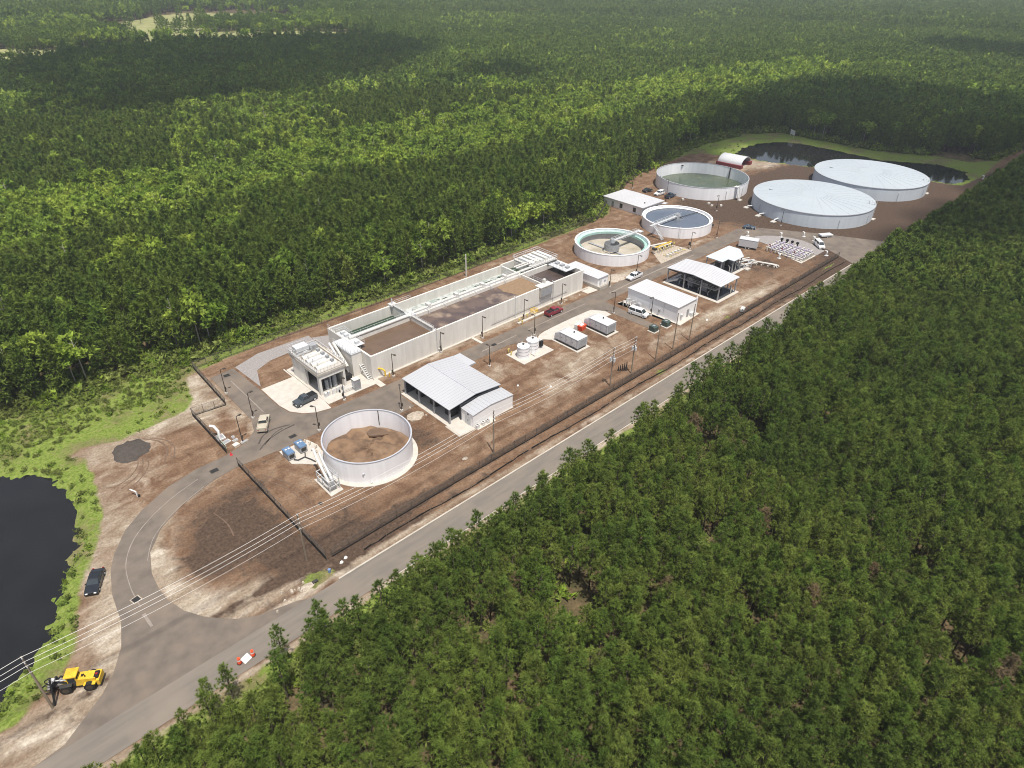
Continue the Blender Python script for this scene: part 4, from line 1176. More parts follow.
for (x, y, hgt, r, mt) in ((1.6,2.6,3.1,.75,'dark_steel'),(2.4,1.5,2.4,.45,'steel'),(4.3,1.6,3.0,.6,'steel'),(4.0,3.4,2.6,.5,'dark_steel')):
    MB().frus(x, y, 0, hgt, r, r*.85, 14).build('grit_classifier', mt, t, smooth=True)
for (x, y) in ((.6,-.9),(1.4,-.7),(3.9,-.5),(4.7,-.9)): MB().box(x-.28, y-.28, 0, x+.28, y+.28, .95).build('cabinet', 'galvanised', t)
for x in (2.4, 3.4): MB().box(x-.38, -1.25, 0, x+.38, -1.05, 1.3).build('panel', 'sign_white', t)
MB().box(3.5, -1.6, 0, 3.75, -1.3, .6).build('bollard', 'black', t)
for x in (-.55,-.5): pass
# channel block, dumpster and stairs between headworks and basin
t = thing('screenings_platform', 'concrete channel block with white stairs between the screen building and the basin', 'platform', (60.6, 112.6, .1))
MB().box(2.6, 4.2, 0, 5.15, 8.6, 5.7).build('channel_block', 'wall_concrete', t)
MB().box(2.5, 4.1, 5.703, 5.17, 12.0, 5.82).build('grating', 'galvanised', t)
MB().box(2.7, 8.7, 3.6, 5.15, 12.0, 5.7).build('channel_block', 'wall_concrete', t)
railing([(2.55,4.15,5.82),(5.1,4.15,5.82)], 1.05, 1.0).build('railing', 'galvanised', t)
railing([(2.55,4.15,5.82),(2.55,12.0,5.82)], 1.05, 1.2).build('railing', 'galvanised', t)
for (p, q) in (((5.0,.9,0.05),(5.0,8.4,5.5)), ):
    tr, sd_ = stair(p, q, 1.35, 18); tr.build('stair_tread', 'galvanised', t); sd_.build('stringer', 'sign_white', t)
b = MB(); b.tube([(2.2,11.0,6.1),(1.6,4.6,3.0)], .32, 8); b.build('chute', 'light_pipe', t, smooth=True)
b = MB(); b.tube([(1.3,11.2,6.3),(.7,5.0,3.1)], .28, 8); b.build('chute', 'galvanised', t, smooth=True)
for (x, y) in ((.7,5.1),(1.6,4.8),(.9,9),(2.0,9)): MB().box(x-.07, y-.07, 0, x+.07, y+.07, 3.0 if y < 6 else 4.9).build('support', 'galvanised', t)
MB().box(-.1, 10.0, 5.2, .3, 11.8, 5.5).build('yellow_beam', 'yellow', t)
t = thing('dumpster', 'long black open-top dumpster under the screenings chutes beside the screen building', 'dumpster', (61.5, 118.6, .1))
b = MB(); b.hexa([(-.8,-2.3,.1),(.8,-2.3,.1),(.8,1.9,.1),(-.8,1.9,.1)], [(-.95,-2.6,1.35),(.95,-2.6,1.35),(.95,2.1,1.35),(-.95,2.1,1.35)]); b.build('body', 'black', t)
MB().box(-.75, -2.3, 1.353, .75, 1.9, 1.40).build('contents', 'silt_black', t)
for x in (-.6, .6):
    for y in (-1.8, 1.4): MB().box(x-.1, y-.15, 0, x+.1, y+.15, .1).build('wheel', 'tyre', t)
t = thing('electrical_cabinet', 'tall grey equipment skid on the slab in front of the basin corner', 'cabinet', (60.9, 112.3, .1))
MB().box(-.6, -.6, 0, .9, .7, 2.5).build('body', 'steel', t); MB().box(-.65, -.65, 2.503, .95, .75, 2.62).build('top', 'light_pipe', t)
MB().box(-.615, -.4, .5, -.603, .5, 2.2).build('door', 'galvanised', t)
b = MB(); b.tube([(-.6,.2,.9),(-3.4,.2,.9),(-3.6,-.3,.9),(-3.6,-.3,.05)], .09, 6); b.tube([(-.6,.5,1.4),(-2.8,.5,1.4),(-2.8,.5,.05)], .07, 6); b.build('pipe', 'galvanised', t)
# yellow gooseneck with its small bollard by the basin corner
t = thing('yellow_standpipe', 'yellow gooseneck standpipe at the front corner of the long basin', 'standpipe', (68.3, 112.1, 0))
b = MB(); b.tube([(-.9,1.2,2.2),(-.3,.5,2.2),(.1,0,1.7),(.1,0,0)], .2, 8); b.build('pipe', 'yellow', t, smooth=True)
MB().box(-.1,-.22,0,.3,.18,.28).build('base', 'white_slab', t)
tag(MB().cyl(69.2, 111.7, 0, 1.1, .13, 8).build('bollard', 'yellow'), 'short yellow bollard beside the yellow gooseneck standpipe', 'bollard')
# yellow-railed hatch and valves by the red pickup
t = thing('guarded_hatch', 'yellow railed hatch on a concrete strip beside the red pickup', 'hatch', (115.4, 111.6, 0))
MB().box(-.9, -.7, 0, .9, .9, .25).build('curb', 'white_slab', t)
railing([(-.8,-.6,.25),(.8,-.6,.25),(.8,.8,.25),(-.8,.8,.25),(-.8,-.6,.25)], 1.1, .4, .07).build('railing', 'yellow', t)
tag(MB().box(108.2, 110.0, 0, 118.2, 110.7, .28).build('concrete_strip', 'white_slab'), 'narrow pale concrete strip between the red pickup and the basin', 'slab')
tag(MB().box(94.2, 108.9, 0, 95.0, 112.5, .2).build('concrete_strip', 'white_slab'), 'narrow pale concrete strip crossing from the basin to the driveway', 'slab')
for i, (x, y, lab) in enumerate(((109.3,110.9,'pale yellow valve post at the left end of the strip by the red pickup'),(110.8,111.1,'pale yellow valve post second from the left end of the strip by the red pickup'),(112.6,111.4,'pale yellow valve post next to the yellow railed hatch'),(108.9,109.5,'pale yellow valve post closest to the driveway by the red pickup'))):
    b = MB(); b.cyl(0, 0, 0, .9, .1, 8); b.box(-.3, -.08, .75, .3, .08, 1.05); tag(b.build('valve_post', 'yellow_pale', None, (x, y, 0)), lab, 'valve', 'pale yellow valve posts by the basin')

# ------------------------------------------------------------------ open equipment shed with white lean-to
t = thing('equipment_shed', 'large grey metal roofed shed with open dark bays facing the dirt-bottomed tank', 'shed', (67.4, 84.0, 0))
MB().prism([(-.4,.2),(14.1,.0),(14.3,20.2),(-.4,20.2)], -.2, .1).build('slab', 'white_slab', t)
MB().prism([(-.9,-.2),(3.2,-.4),(3.2,4.4),(-.9,4.4)], -.2, .085).build('slab', 'concrete', t)
Y0, Y1 = 3.9, 19.9
x0, x1 = 0.0, 14.05
ra, rb = gable_roof(x0, x1, Y0, Y1, 3.95, 4.75)
ra.build('roof', 'roof_metal', t); rb.build('roof', 'roof_metal', t)
ribs(x0, x1, Y0, Y1, 3.95, 4.75, .8).build('roof_seam', 'roof_metal', t)
MB().box(14.053, 14.4, 3.55, 16.1, Y1, 3.9).build('roof', 'roof_metal', t)
MB().box(6.95, Y0, 4.72, 7.1, Y1, 4.84).build('ridge_cap', 'tank_rim', t)
for i in range(4):
    y = 4.4+i*5.05
    MB().box(.25, y-.15, .1, .55, y+.15, 3.84).build('column', 'steel', t)
MB().box(.28, 4.4, 3.45, .52, 19.55, 3.83).build('beam', 'steel', t)
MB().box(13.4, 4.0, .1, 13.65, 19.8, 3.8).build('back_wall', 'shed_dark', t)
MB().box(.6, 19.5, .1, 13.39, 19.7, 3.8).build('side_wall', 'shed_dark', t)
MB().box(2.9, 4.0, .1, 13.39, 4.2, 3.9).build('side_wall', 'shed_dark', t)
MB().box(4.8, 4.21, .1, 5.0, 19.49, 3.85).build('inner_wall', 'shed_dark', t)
for i in range(3): MB().box(2.0, 6.0+i*5, .1, 3.8, 8.0+i*5, 1.7).build('crate', 'dark_steel', t)
for i in range(3):
    MB().box(14.07, 14.8+i*1.7, .1, 14.2, 15.9+i*1.7, 2.4).build('louvre', 'steel', t)
# white lean-to
lx0, lx1, ly0, ly1 = 3.05, 13.95, .15, 3.85
b = MB(); b.raw([(lx0,ly0,.1),(lx1,ly0,.1),(lx1,ly0,3.1),((lx0+lx1)/2-.8,ly0,3.75),(lx0,ly0,3.1)], [(0,1,2,3,4)])
wallp = [(lx0,.1),(lx1,.1),(lx1,3.15),(7.7,3.65),(lx0,3.1)]
MB().prof_y(wallp, ly0, ly1).build('lean_to_wall', 'wall_white', t)
MB().prof_y([(lx0-.12,3.103),(7.7,3.655),(lx1+.12,3.153),(lx1+.12,3.25),(7.7,3.76),(lx0-.12,3.2)], ly0-.12, ly1).build('lean_to_roof', 'roof_metal', t)
b = MB()
for i in range(12):
    x = lx0+.2+i*.93; z = 3.2+(3.76-3.2)*(x-lx0)/(7.7-lx0) if x < 7.7 else 3.25+(3.76-3.25)*(lx1-x)/(lx1-7.7)
    b.box(x-.025, ly0-.1, z-.03, x+.025, ly1, z+.05)
b.build('roof_seam', 'roof_metal', t)
o = MB().box(lx0-.05, 1.0, .1, lx0-.004, 2.7, 2.3).build('door', 'galvanised', t); MB().box(lx0-.07, 1.82, .9, lx0-.052, 1.9, 1.3).build('handle', 'dark_steel', o)
MB().box(lx0-.06, 1.55, 2.5, lx0-.004, 2.0, 2.75).build('wall_light', 'dark_steel', t)
for x in (3.7, 5.2, 6.4): 
    tt = thing('air_conditioner', {3.7:'small white air conditioner on the slab beside the shed door corner', 5.2:'white air conditioner in the middle of the row along the white lean-to wall', 6.4:'white air conditioner farthest right along the white lean-to wall'}[x], 'air conditioner', (67.4+x, 83.6, .1), 0, 'air conditioners along the lean-to')
    MB().box(-.35, -.3, .08, .35, .3, .8).build('case', 'sign_white', tt); MB().cyl(0, 0, .803, .84, .24, 10).build('fan', 'dark_steel', tt)
MB().prism([(3.3,-1.0),(8.2,-1.0),(8.2,.1),(3.3,.1)], -.2, .095).build('slab', 'white_slab', t)

# ------------------------------------------------------------------ white process building
t = thing('process_building', 'long plain white building with a pale flat roof and a door at its right end', 'building', (139.1, 83.0, 0))
sheet('slab', [(-2.8,17.6),(-.9,17.6),(-.6,-1.6),(8.9,-1.1),(8.9,16.9),(-.5,17.1)], -.2, .14, 'white_slab', None, t)
MB().box(0, 0, .14, 8.1, 16.2, 4.3).build('wall', 'wall_white', t)
MB().prism([(-.2,-.2),(8.3,-.2),(8.3,16.4),(-.2,16.4)], 4.303, 4.48).build('roof', 'roof_white', t)
b = MB()
for i in range(22): b.box(-.1, .3+i*.74, 4.483, 8.2, .36+i*.74, 4.53)
b.build('roof_seam', 'roof_white', t)
MB().box(7.9, -.3, .14, 8.35, -.02, 4.9).build('pilaster', 'wall_white', t)
o = MB().box(4.3, -.06, .14, 5.3, -.004, 2.4).build('door', 'steel', t); MB().box(4.4, -.08, 1.1, 4.5, -.062, 1.25).build('handle', 'dark_steel', o)
b = railing([(5.4,-.9,.14),(7.4,-.9,.14),(7.4,-.1,.14)], 1.1, .6, .04); b.build('railing', 'galvanised', t)
MB().box(5.8, -.5, .14, 7.2, -.02, 1.0).build('air_handler', 'galvanised', t)
MB().box(1.4, -.4, 1.3, 2.2, -.02, 2.0).build('wall_vent', 'galvanised', t)
for y in (4.2, 8.6): 
    b = MB(); b.tube([(-.06, y, 1.6), (-.06, y, 4.2)], .05, 5); b.build('downpipe', 'galvanised', t)
MB().box(-.35, 5.3, 1.3, -.02, 5.7, 2.0).build('wall_box', 'steel', t)
# pipework at its left corner
t = thing('pump_manifold', 'cluster of grey pipes and valves at the left end of the white building', 'pipework', (137.2, 98.0, .14))
for i, (x, y, hgt) in enumerate(((-.6,.6,1.5),(.2,.2,1.9),(-.3,-.8,1.4),(.6,-1.5,1.9),(0,-2.6,1.6))):
    b = MB(); b.tube([(x,y,0),(x,y,hgt),(x+.9,y-.5,hgt),(x+.9,y-.5,0)], .13, 7); b.build('pipe', 'galvanised' if i % 2 else 'light_pipe', t, smooth=True)
MB().box(.2, -4.2, 0, 1.4, -2.9, 1.7).build('tank_skid', 'galvanised', t)
MB().box(.25, -4.15, 1.703, 1.35, -2.95, 1.82).build('lid', 'steel', t)
for y in (-3.9, -3.2): MB().box(.16, y, .3, .196, y+.25, 1.2).build('gauge', 'dark_steel', t)
# ------------------------------------------------------------------ electrical building at the basin's end
t = thing('blower_building', 'narrow white building with a flat roof at the far end of the long basin', 'building', (139.4, 110.2, 0))
MB().box(0, 0, -.1, 4.6, 12.6, .95).build('plinth', 'concrete', t)
MB().box(.05, .05, .953, 4.5, 12.5, 3.2).build('wall', 'wall_white', t)
MB().box(-.15, -.15, 3.203, 4.75, 12.7, 3.4).build('roof', 'roof_white', t)
b = MB()
for i in range(16): b.box(-.1, .2+i*.8, 3.403, 4.7, .26+i*.8, 3.45)
b.build('roof_seam', 'roof_white', t)
MB().box(-.03, 5.4, 1.6, .047, 6.5, 2.5).build('louvre', 'steel', t)
MB().box(.8, -.05, .953, 1.7, .047, 2.9).build('door', 'galvanised', t)
MB().box(3.0, -.06, 1.6, 3.5, .047, 2.1).build('wall_box', 'steel', t)
railing([(.2,-.9,.95),(4.5,-.9,.95)], 1.0, .9).build('railing', 'galvanised', t)
MB().box(0, -1.0, -.1, 4.6, -.01, .94).build('landing', 'concrete', t)
b = MB(); b.tube([(.03,3.2,.6),(.03,11,.6)], .05, 4); b.build('conduit', 'steel', t)
# ------------------------------------------------------------------ pavilions (posts, gable roof, pipes under it)
def pavilion(lab, x, y, w, l, ze, zr, notch=None, kit_=True):
    t = thing('pavilion', lab, 'pavilion', (x, y, 0), 0, 'open-sided roofed pavilions')
    sheet('slab', [(-.9,-.7),(w+.6,-.7),(w+.6,l+.6),(-.9,l+.6)], -.2, .12, 'white_slab', None, t)
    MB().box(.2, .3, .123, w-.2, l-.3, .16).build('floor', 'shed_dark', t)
    return t
def pav_roof(t, w, l, ze, zr, axis_y=True):
    """gable roof; ridge across the short way (along x)"""
    for y0, y1, za, zb in ((-.2, l/2, ze, zr), (l/2, l+.2, zr, ze)):
        MB().hexa([(-.2,y0,za-.12),(w+.2,y0,za-.12),(w+.2,y1,zb-.12),(-.2,y1,zb-.12)], [(-.2,y0,za),(w+.2,y0,za),(w+.2,y1,zb),(-.2,y1,zb)]).build('roof', 'roof_white', t)
    b = MB()
    n = int(w/.8)
    for i in range(n+1):
        x = -.15+(w+.3)*i/n
        for y0, y1, za, zb in ((-.2, l/2, ze, zr), (l/2, l+.2, zr, ze)):
            b.hexa([(x-.025,y0,za),(x+.025,y0,za),(x+.025,y1,zb),(x-.025,y1,zb)], [(x-.025,y0,za+.05),(x+.025,y0,za+.05),(x+.025,y1,zb+.05),(x-.025,y1,zb+.05)])
    b.build('roof_seam', 'roof_white', t)
t = pavilion('open-sided pavilion with a pale gable roof over dark filter equipment behind the white building', 158.1, 82.6, 9.5, 17.4, 4.6, 5.3)
pav_roof(t, 9.5, 17.4, 4.6, 5.3)
for x in (.2, 9.2):
    for y in (.3, 5.9, 11.5, 17.1): MB().box(x-.14, y-.14, .12, x+.14, y+.14, 4.48+.03).build('column', 'steel', t)
for x in (.2, 9.2): MB().box(x-.1, .45, 4.1, x+.1, 16.95, 4.44).build('beam', 'shed_dark', t)
MB().box(2.2, 2.4, 1.7, 7.6, 14.6, 1.8).build('deck', 'galvanised', t)
railing([(2.2,2.4,1.8),(7.6,2.4,1.8),(7.6,14.6,1.8),(2.2,14.6,1.8),(2.2,2.4,1.8)], 1.0, 1.4).build('railing', 'galvanised', t)
for i in range(5):
    MB().box(2.8, 3.0+i*2.4, .17, 7.0, 4.7+i*2.4, 2.5).build('filter_unit', 'steel' if i % 2 else 'dark_steel', t)
tr, sd_ = stair((.9,17.2,.17), (1.6,14.2,1.7), .9, 7); tr.build('stair_tread', 'galvanised', t); sd_.build('stringer', 'galvanised', t)
for i in range(4):
    b = MB(); b.tube([(1.2,4+i*3.2,.2),(1.2,4+i*3.2,1.3),(2.3,4+i*3.2,1.3)], .14, 6); b.build('pipe', 'steel', t)
for (x, y) in ((7.6,.6),(8.6,1.2),(8.9,2.4)): 
    b = MB(); b.tube([(x,y,.17),(x,y,1.5),(x+.5,y+.4,1.5),(x+.5,y+.4,.17)], .14, 6); b.build('valve_pipe', 'light_pipe', t)
t = pavilion('smaller open-sided pavilion with a notched pale blue-white roof beside the white trailer', 174.4, 90.1, 12.6, 7.3, 4.2, 4.6)
for (poly, za, zb) in (([(-.2,1.8),(3.0,1.8),(3.0,-.2),(8.4,-.2),(12.8,3.6),(12.8,7.5),(-.2,7.5)], 4.2, 4.35),):
    MB().prism(poly, za, zb).build('roof', 'cover_blue', t)
b = MB()
for i in range(14): b.box(-.1, 1.85+i*.4, 4.353, 12.7 if i > 4 else 10.4, 1.89+i*.4, 4.39)
b.build('roof_seam', 'cover_blue', t)
for (x, y) in ((.1,2.1),(.1,7.1),(3.3,.2),(8.0,.2),(12.3,4.0),(12.3,7.1),(6.2,7.1)): MB().box(x-.12, y-.12, .12, x+.12, y+.12, 4.19).build('column', 'steel', t)
for i in range(4): MB().frus(1.8+i*2.7, 4.3, .17, 2.6, .8, .8, 14).build('filter_vessel', 'steel' if i % 2 else 'dark_steel', t, smooth=True)
for i in range(4):
    b = MB(); b.tube([(3.2+i*1.7,.9,.17),(3.2+i*1.7,.9,2.0),(4.0+i*1.7,1.9,2.0)], .13, 6); b.build('pipe', 'light_pipe', t)
for i, (xa, ya, xb, yb, z) in enumerate(((183.5,91.0,189.5,88.6,.9),(184.5,92.2,190.2,90.0,1.3),(186.5,94.4,191.5,92.4,.8),(188.0,90.5,186.5,95.8,1.1),(189.5,89.4,188.2,93.6,.7),(184.0,89.8,186.8,89.0,1.6))):
    b = MB(); b.tube([(xa-174.4,ya-90.1,.05),(xa-174.4,ya-90.1,z),(xb-174.4,yb-90.1,z),(xb-174.4,yb-90.1,.05)], .17, 7); b.build('pipe', 'light_pipe' if i % 2 == 0 else 'galvanised', t)
# two long hairpin pipes leaving it
for k, (dx_, z) in enumerate(((0, .9), (1.3, .55))):
    b = MB(); x = 187.9+dx_
    b.tube([(x,96.2-dx_*.9,.1),(x,95.4-dx_*.9,z),(x+3.8,84.4,z),(x+4.2,83.6,z*.7),(x+4.3,83.2,.1)], .22, 8)
    tag(b.build('hairpin_pipe', 'light_pipe', smooth=True), ['pale pipe running on low supports from the small pavilion, left of the pair', 'pale pipe running on low supports from the small pavilion, right of the pair'][k], 'pipe', 'pale pipes by the small pavilion')
b = MB()
for i in range(7): b.box(187.5+i*.62, 94.2-i*1.75, 0, 190.0+i*.62, 94.5-i*1.75, .45)
tag(b.build('pipe_support', 'concrete'), 'low concrete blocks carrying the two pale pipes by the small pavilion', 'supports', kind=None)
tag(MB().box(183.0, 88.0, 0, 185.0, 88.9, .5).build('concrete_block', 'white_slab'), 'pale concrete block lying on dirt below the two pale pipes', 'block')
# ------------------------------------------------------------------ flat roofed building by the trees
t = thing('workshop', 'low building with a bright white flat roof at the forest edge', 'building', (199.0, 139.8, 0))
MB().box(.4, .4, -.1, 12.3, 18.2, 3.0).build('wall', 'wall_white', t)
MB().prism([(-.2,-.2),(12.9,-.2),(13.2,12.8),(12.9,18.6),(.0,18.6)], 3.003, 3.22).build('roof', 'roof_white', t)
b = MB()
for i in range(22): b.box(-.1, .2+i*.82, 3.223, 12.8, .26+i*.82, 3.27)
b.build('roof_seam', 'roof_white', t)
for y in (3.2, 9.4): MB().box(.34, y, .6, .397, y+1.3, 2.2).build('window', 'glass_dark', t)
for y in (13.5, ): MB().box(.34, y, 0, .397, y+1.0, 2.2).build('door', 'steel', t)
for x in (2.5, 5.4, 8.4): MB().box(x, .34, .7, x+1.6, .397, 2.1).build('window', 'glass_dark', t)
MB().box(11.0, -1.6, 2.4, 13.2, -.25, 2.6).build('canopy', 'roof_white', t)
for x in (11.2, 13.0): MB().box(x-.06, -1.5, 0, x+.06, -1.4, 2.39).build('post', 'steel', t)
MB().cyl(4.6, 2.6, 3.22, 3.7, .2, 8).build('roof_vent', 'dark_steel', t)
# ------------------------------------------------------------------ hoop shelter
t = thing('hoop_shelter', 'white fabric hoop shelter standing on two dark red containers', 'shelter', (287.0, 155.2, 0), R(-84))
v = []; f = []; n = 14
for x in (-5.6, 5.6):
    for k in range(n+1):
        a = math.pi*k/n; v.append((x, -4.9*math.cos(a), 1.5+2.7*math.sin(a)))
for x in (-5.6, 5.6):
    for k in range(n+1):
        a = math.pi*k/n; v.append((x, -4.8*math.cos(a), 1.42+2.65*math.sin(a)))
m2 = n+1
for k in range(n):
    f += [(k, m2+k, m2+k+1, k+1), (2*m2+k, 2*m2+k+1, 3*m2+k+1, 3*m2+k), (k, k+1, 2*m2+k+1, 2*m2+k), (m2+k+1, m2+k, 3*m2+k, 3*m2+k+1)]
MB().raw(v, f).build('canopy', 'roof_white', t, smooth=True)
for i in range(7):
    x = -5.4+i*1.8; b = MB(); b.tube([(x, -4.75*math.cos(math.pi*k/n), 1.38+2.6*math.sin(math.pi*k/n)) for k in range(n+1)], .06, 5); b.build('hoop', 'galvanised', t)
for s in (-1, 1):
    c = MB().box(-6.0, s*4.6-1.2, 0, 6.0, s*4.6+1.2, 1.5).build('container', 'barn_red', t)
    b = MB()
    for i in range(24): b.box(-5.9+i*.5, s*4.6-1.25, .1, -5.7+i*.5, s*4.6-1.203, 1.4); b.box(-5.9+i*.5, s*4.6+1.203, .1, -5.7+i*.5, s*4.6+1.25, 1.4)
    b.build('corrugation', 'barn_red', c)
# ------------------------------------------------------------------ fences
def fence(label, pts, h=2.0, step=3.0, silt=False, mesh=.3, cat='fence'):
    """chain-link: posts, top rail, woven wire; optionally black silt cloth along the foot"""
    t = thing('chain_link_fence', label, cat, (pts[0][0], pts[0][1], 0))
    o = Vector((pts[0][0], pts[0][1], 0))
    P_ = [Vector((x, y, 0))-o for x, y in pts]
    post = MB().cyl(0, 0, -.1, h+.05, .05, 6).mesh('post', 'wire_dark')
    rail, wire = MB(), MB()
    cnt = 0
    for a, c in zip(P_[:-1], P_[1:]):
        d = c-a; L_ = d.length; n = max(1, round(L_/step)); u = d/L_
        for i in range(n+1):
            if i == 0 and a != P_[0]: continue
            if cnt < 290: add('post', post, t, tuple(a.lerp(c, i/n))); cnt += 1
        for z in (h, .08): rail.tube([a+Vector((0,0,z)), c+Vector((0,0,z))], .028, 4)
        k = int(L_/mesh)
        for i in range(-int(h/mesh), k+1):
            for s in (1, -1):
                s0 = i*mesh if s == 1 else i*mesh+h
                s1 = s0+s*h
                za, zb = 0.05, h
                if s0 < 0: za += -s0*(h/abs(s*h)); s0c = 0
                else: s0c = s0
                if s0c > L_:
                    if s == 1: continue
                    za += (s0c-L_); s0c = L_
                if s1 > L_: zb -= (s1-L_); s1 = L_
                if s1 < 0: zb += s1; s1 = 0
                if zb-za < .1 or abs(s0c-s1) < .05: continue
                wire.tube([a+u*s0c+Vector((0,0,za)), a+u*s1+Vector((0,0,zb))], .014, 3, False)
    rail.build('rail', 'wire_dark', t)
    w = wire.build('wire_mesh', 'wire_dark', t); w['kind'] = 'stuff'
    if silt:
        b = MB()
        for a, c in zip(P_[:-1], P_[1:]):
            d = c-a; n = max(1, int(d.length/1.5)); s = Vector((-d.y, d.x, 0)).normalized()*.03
            for i in range(n):
                p, q = a.lerp(c, i/n), a.lerp(c, (i+1)/n)
                z0, z1 = silt*(.85+.3*random.random()), silt*(.85+.3*random.random())
                b.hexa([p-s+Vector((0,0,-.1)),q-s+Vector((0,0,-.1)),q+s+Vector((0,0,-.1)),p+s+Vector((0,0,-.1))],[p-s+Vector((0,0,z0)),q-s+Vector((0,0,z1)),q+s+Vector((0,0,z1)),p+s+Vector((0,0,z0))])
        b.build('silt_cloth', 'silt_black', t)
    return t
def lerp2(a, b, n): return [(a[0]+(b[0]-a[0])*i/n, a[1]+(b[1]-a[1])*i/n) for i in range(n+1)]
fence('long dark chain-link fence between the plant and the public road', [(31.6,73.5),(60,73.8),(126,73.6),(215,74.2)], 1.9, 3.0, .28)
fence('long back chain-link fence between the basin and the forest', [(38.2,144.5),(95,144.2),(163,147.0),(184,148.0),(203,158.5),(226,168.2)], 2.0, 3.0)
fence('dark fence running down from the back corner along the side of the spur road', [(38.2,144.5),(37.4,125.6)], 2.0, 2.4, .8)
fence('short dark fence closing the step in the left boundary', [(37.4,125.6),(30.7,126.4)], 2.0, 2.2, .15)
fence('dark fence ending at the curved driveway on its left side', [(30.7,126.4),(30.6,109.9)], 2.0, 2.4, 1.0)
fence('dark fence crossing from the driveway down to the corner by the second power pole', [(30.6,105.0),(30.6,73.5)], 2.0, 2.4, .8)
# knee high black silt fence on the road verge
t = thing('silt_fence', 'low black silt fence along the verge between the plant fence and the road', 'silt fence', (36, 71.2, 0))
b = MB(); prev = Vector((0, 0, 0))
rs = random.Random(2)
for i in range(1, 119):
    q = Vector((i*1.5, .25*math.sin(i*.3)+rs.uniform(-.12, .12), 0)); z = .32*rs.uniform(.6, 1.2)
    b.hexa([prev+Vector((0,-.03,-.1)),q+Vector((0,-.03,-.1)),q+Vector((0,.03,-.1)),prev+Vector((0,.03,-.1))],[prev+Vector((0,-.03,z)),q+Vector((0,-.03,z)),q+Vector((0,.03,z)),prev+Vector((0,.03,z))]); prev = q
    if i in (25, 41, 66, 90, 118): b.build('cloth', 'silt_black', t); b = MB(); prev = q+Vector((.9, 0, 0))
stake = MB().box(-.03, -.03, -.1, .03, .03, .9).mesh('stake', 'wood_pole')
for i in range(0, 119, 3): add('stake', stake, t, (i*1.5, -.08+.25*math.sin(i*.3), 0))
# ------------------------------------------------------------------ power poles and lines
def power_pole(x, y, h, label, transformer=0, arm=False, top=None):
    t = thing('power_pole', label, 'power pole', (x, y, 0), 0, 'power poles along the road side')
    MB().frus(0, 0, -.3, h, .17, .11, 10).build('pole', 'wood_pole', t, smooth=True)
    ins = MB().frus(0, 0, 0, .28, .07, .045, 8).mesh('insulator', 'glass_white')
    for k, z in enumerate((h-.05, h-.95, h-1.75)):
        if z < 2: continue
        br = MB().box(-.04, -.38, z-.1, .04, .04, z-.02).build('bracket', 'galvanised', t)
        add('insulator', ins, t, (0, -.32, z-.02))
    MB().box(-.12, -.12, h-3.05, .12, .12, h-2.9).build('neutral_clamp', 'galvanised', t)
    for k in range(transformer):
        a = 2.09*k+.5
        c = MB().frus(.42*math.cos(a), .42*math.sin(a), h-3.4, h-2.5, .25, .25, 12).build('transformer', 'galvanised', t, smooth=True)
        MB().frus(.42*math.cos(a), .42*math.sin(a), h-2.497, h-2.2, .05, .04, 6).build('bushing', 'dark_steel', c)
    return t
PX_ = [(-7.6, 10.5), (28.3, 10.05), (68.2, 10.05), (103.1, 9.8), (110.8, 9.6)]
power_pole(-7.6, 75.5, 10.5, 'wooden power pole standing right beside the yellow loader')
power_pole(28.3, 75.6, 10.05, 'wooden power pole on the oval dirt island beside the fence corner')
power_pole(68.2, 75.6, 10.05, 'wooden power pole in front of the white lean-to')
power_pole(103.1, 75.5, 9.8, 'wooden power pole with white transformers, left one of two standing together', 3)
power_pole(110.8, 75.6, 9.6, 'wooden power pole with white transformers, right one of two standing together', 3)
for x, y, h, lab in ((119.9,75.5,9.6,'tall bare pole, leftmost of three in front of the long white building'),(127.0,75.6,9.9,'tall bare pole, middle one of three in front of the long white building'),(133.7,75.4,10.1,'tall bare pole, rightmost of three in front of the long white building')):
    t = thing('bare_pole', lab, 'pole', (x, y, 0), 0, 'bare poles before the white building')
    MB().frus(0, 0, -.3, h, .15, .1, 10).build('shaft', 'wood_pole', t, smooth=True); MB().frus(0, 0, h+.003, h+.08, .12, .12, 10).build('cap', 'galvanised', t)
SP = [(-48, 75.5, 10.5)]+[(x, 75.55, h) for x, h in PX_]
for k, dz in enumerate((.2, -.72, -1.52, -2.95)):
    b = MB()
    for (xa, ya, ha), (xb, yb, hb) in zip(SP[:-1], SP[1:]):
        L_ = xb-xa; sag = .012*L_+.0003*L_*L_
        pts = []
        for i in range(13):
            u = i/12; pts.append((xa+L_*u, 75.55-(.32 if k < 3 else .16), ha+(hb-ha)*u+dz-4*sag*u*(1-u)))
        b.tube(pts, .034 if k < 3 else .026, 4, False)
    tag(b.build('power_line', 'conductor'), ['topmost of the power wires strung along the poles', 'second power wire from the top along the poles', 'third power wire from the top along the poles', 'lowest thin wire strung along the power poles'][k], 'power line', 'power wires')
t = thing('fallen_pole_gear', 'dark bundle of line hardware stacked at the foot of the right transformer pole', 'line gear', (109.9, 78.3, 0))
for i in range(5): MB().frus(-.5+.35*i, -.3*i, 0, 1.2+.3*i, .16, .1, 8).build('fitting', 'dark_steel', t)
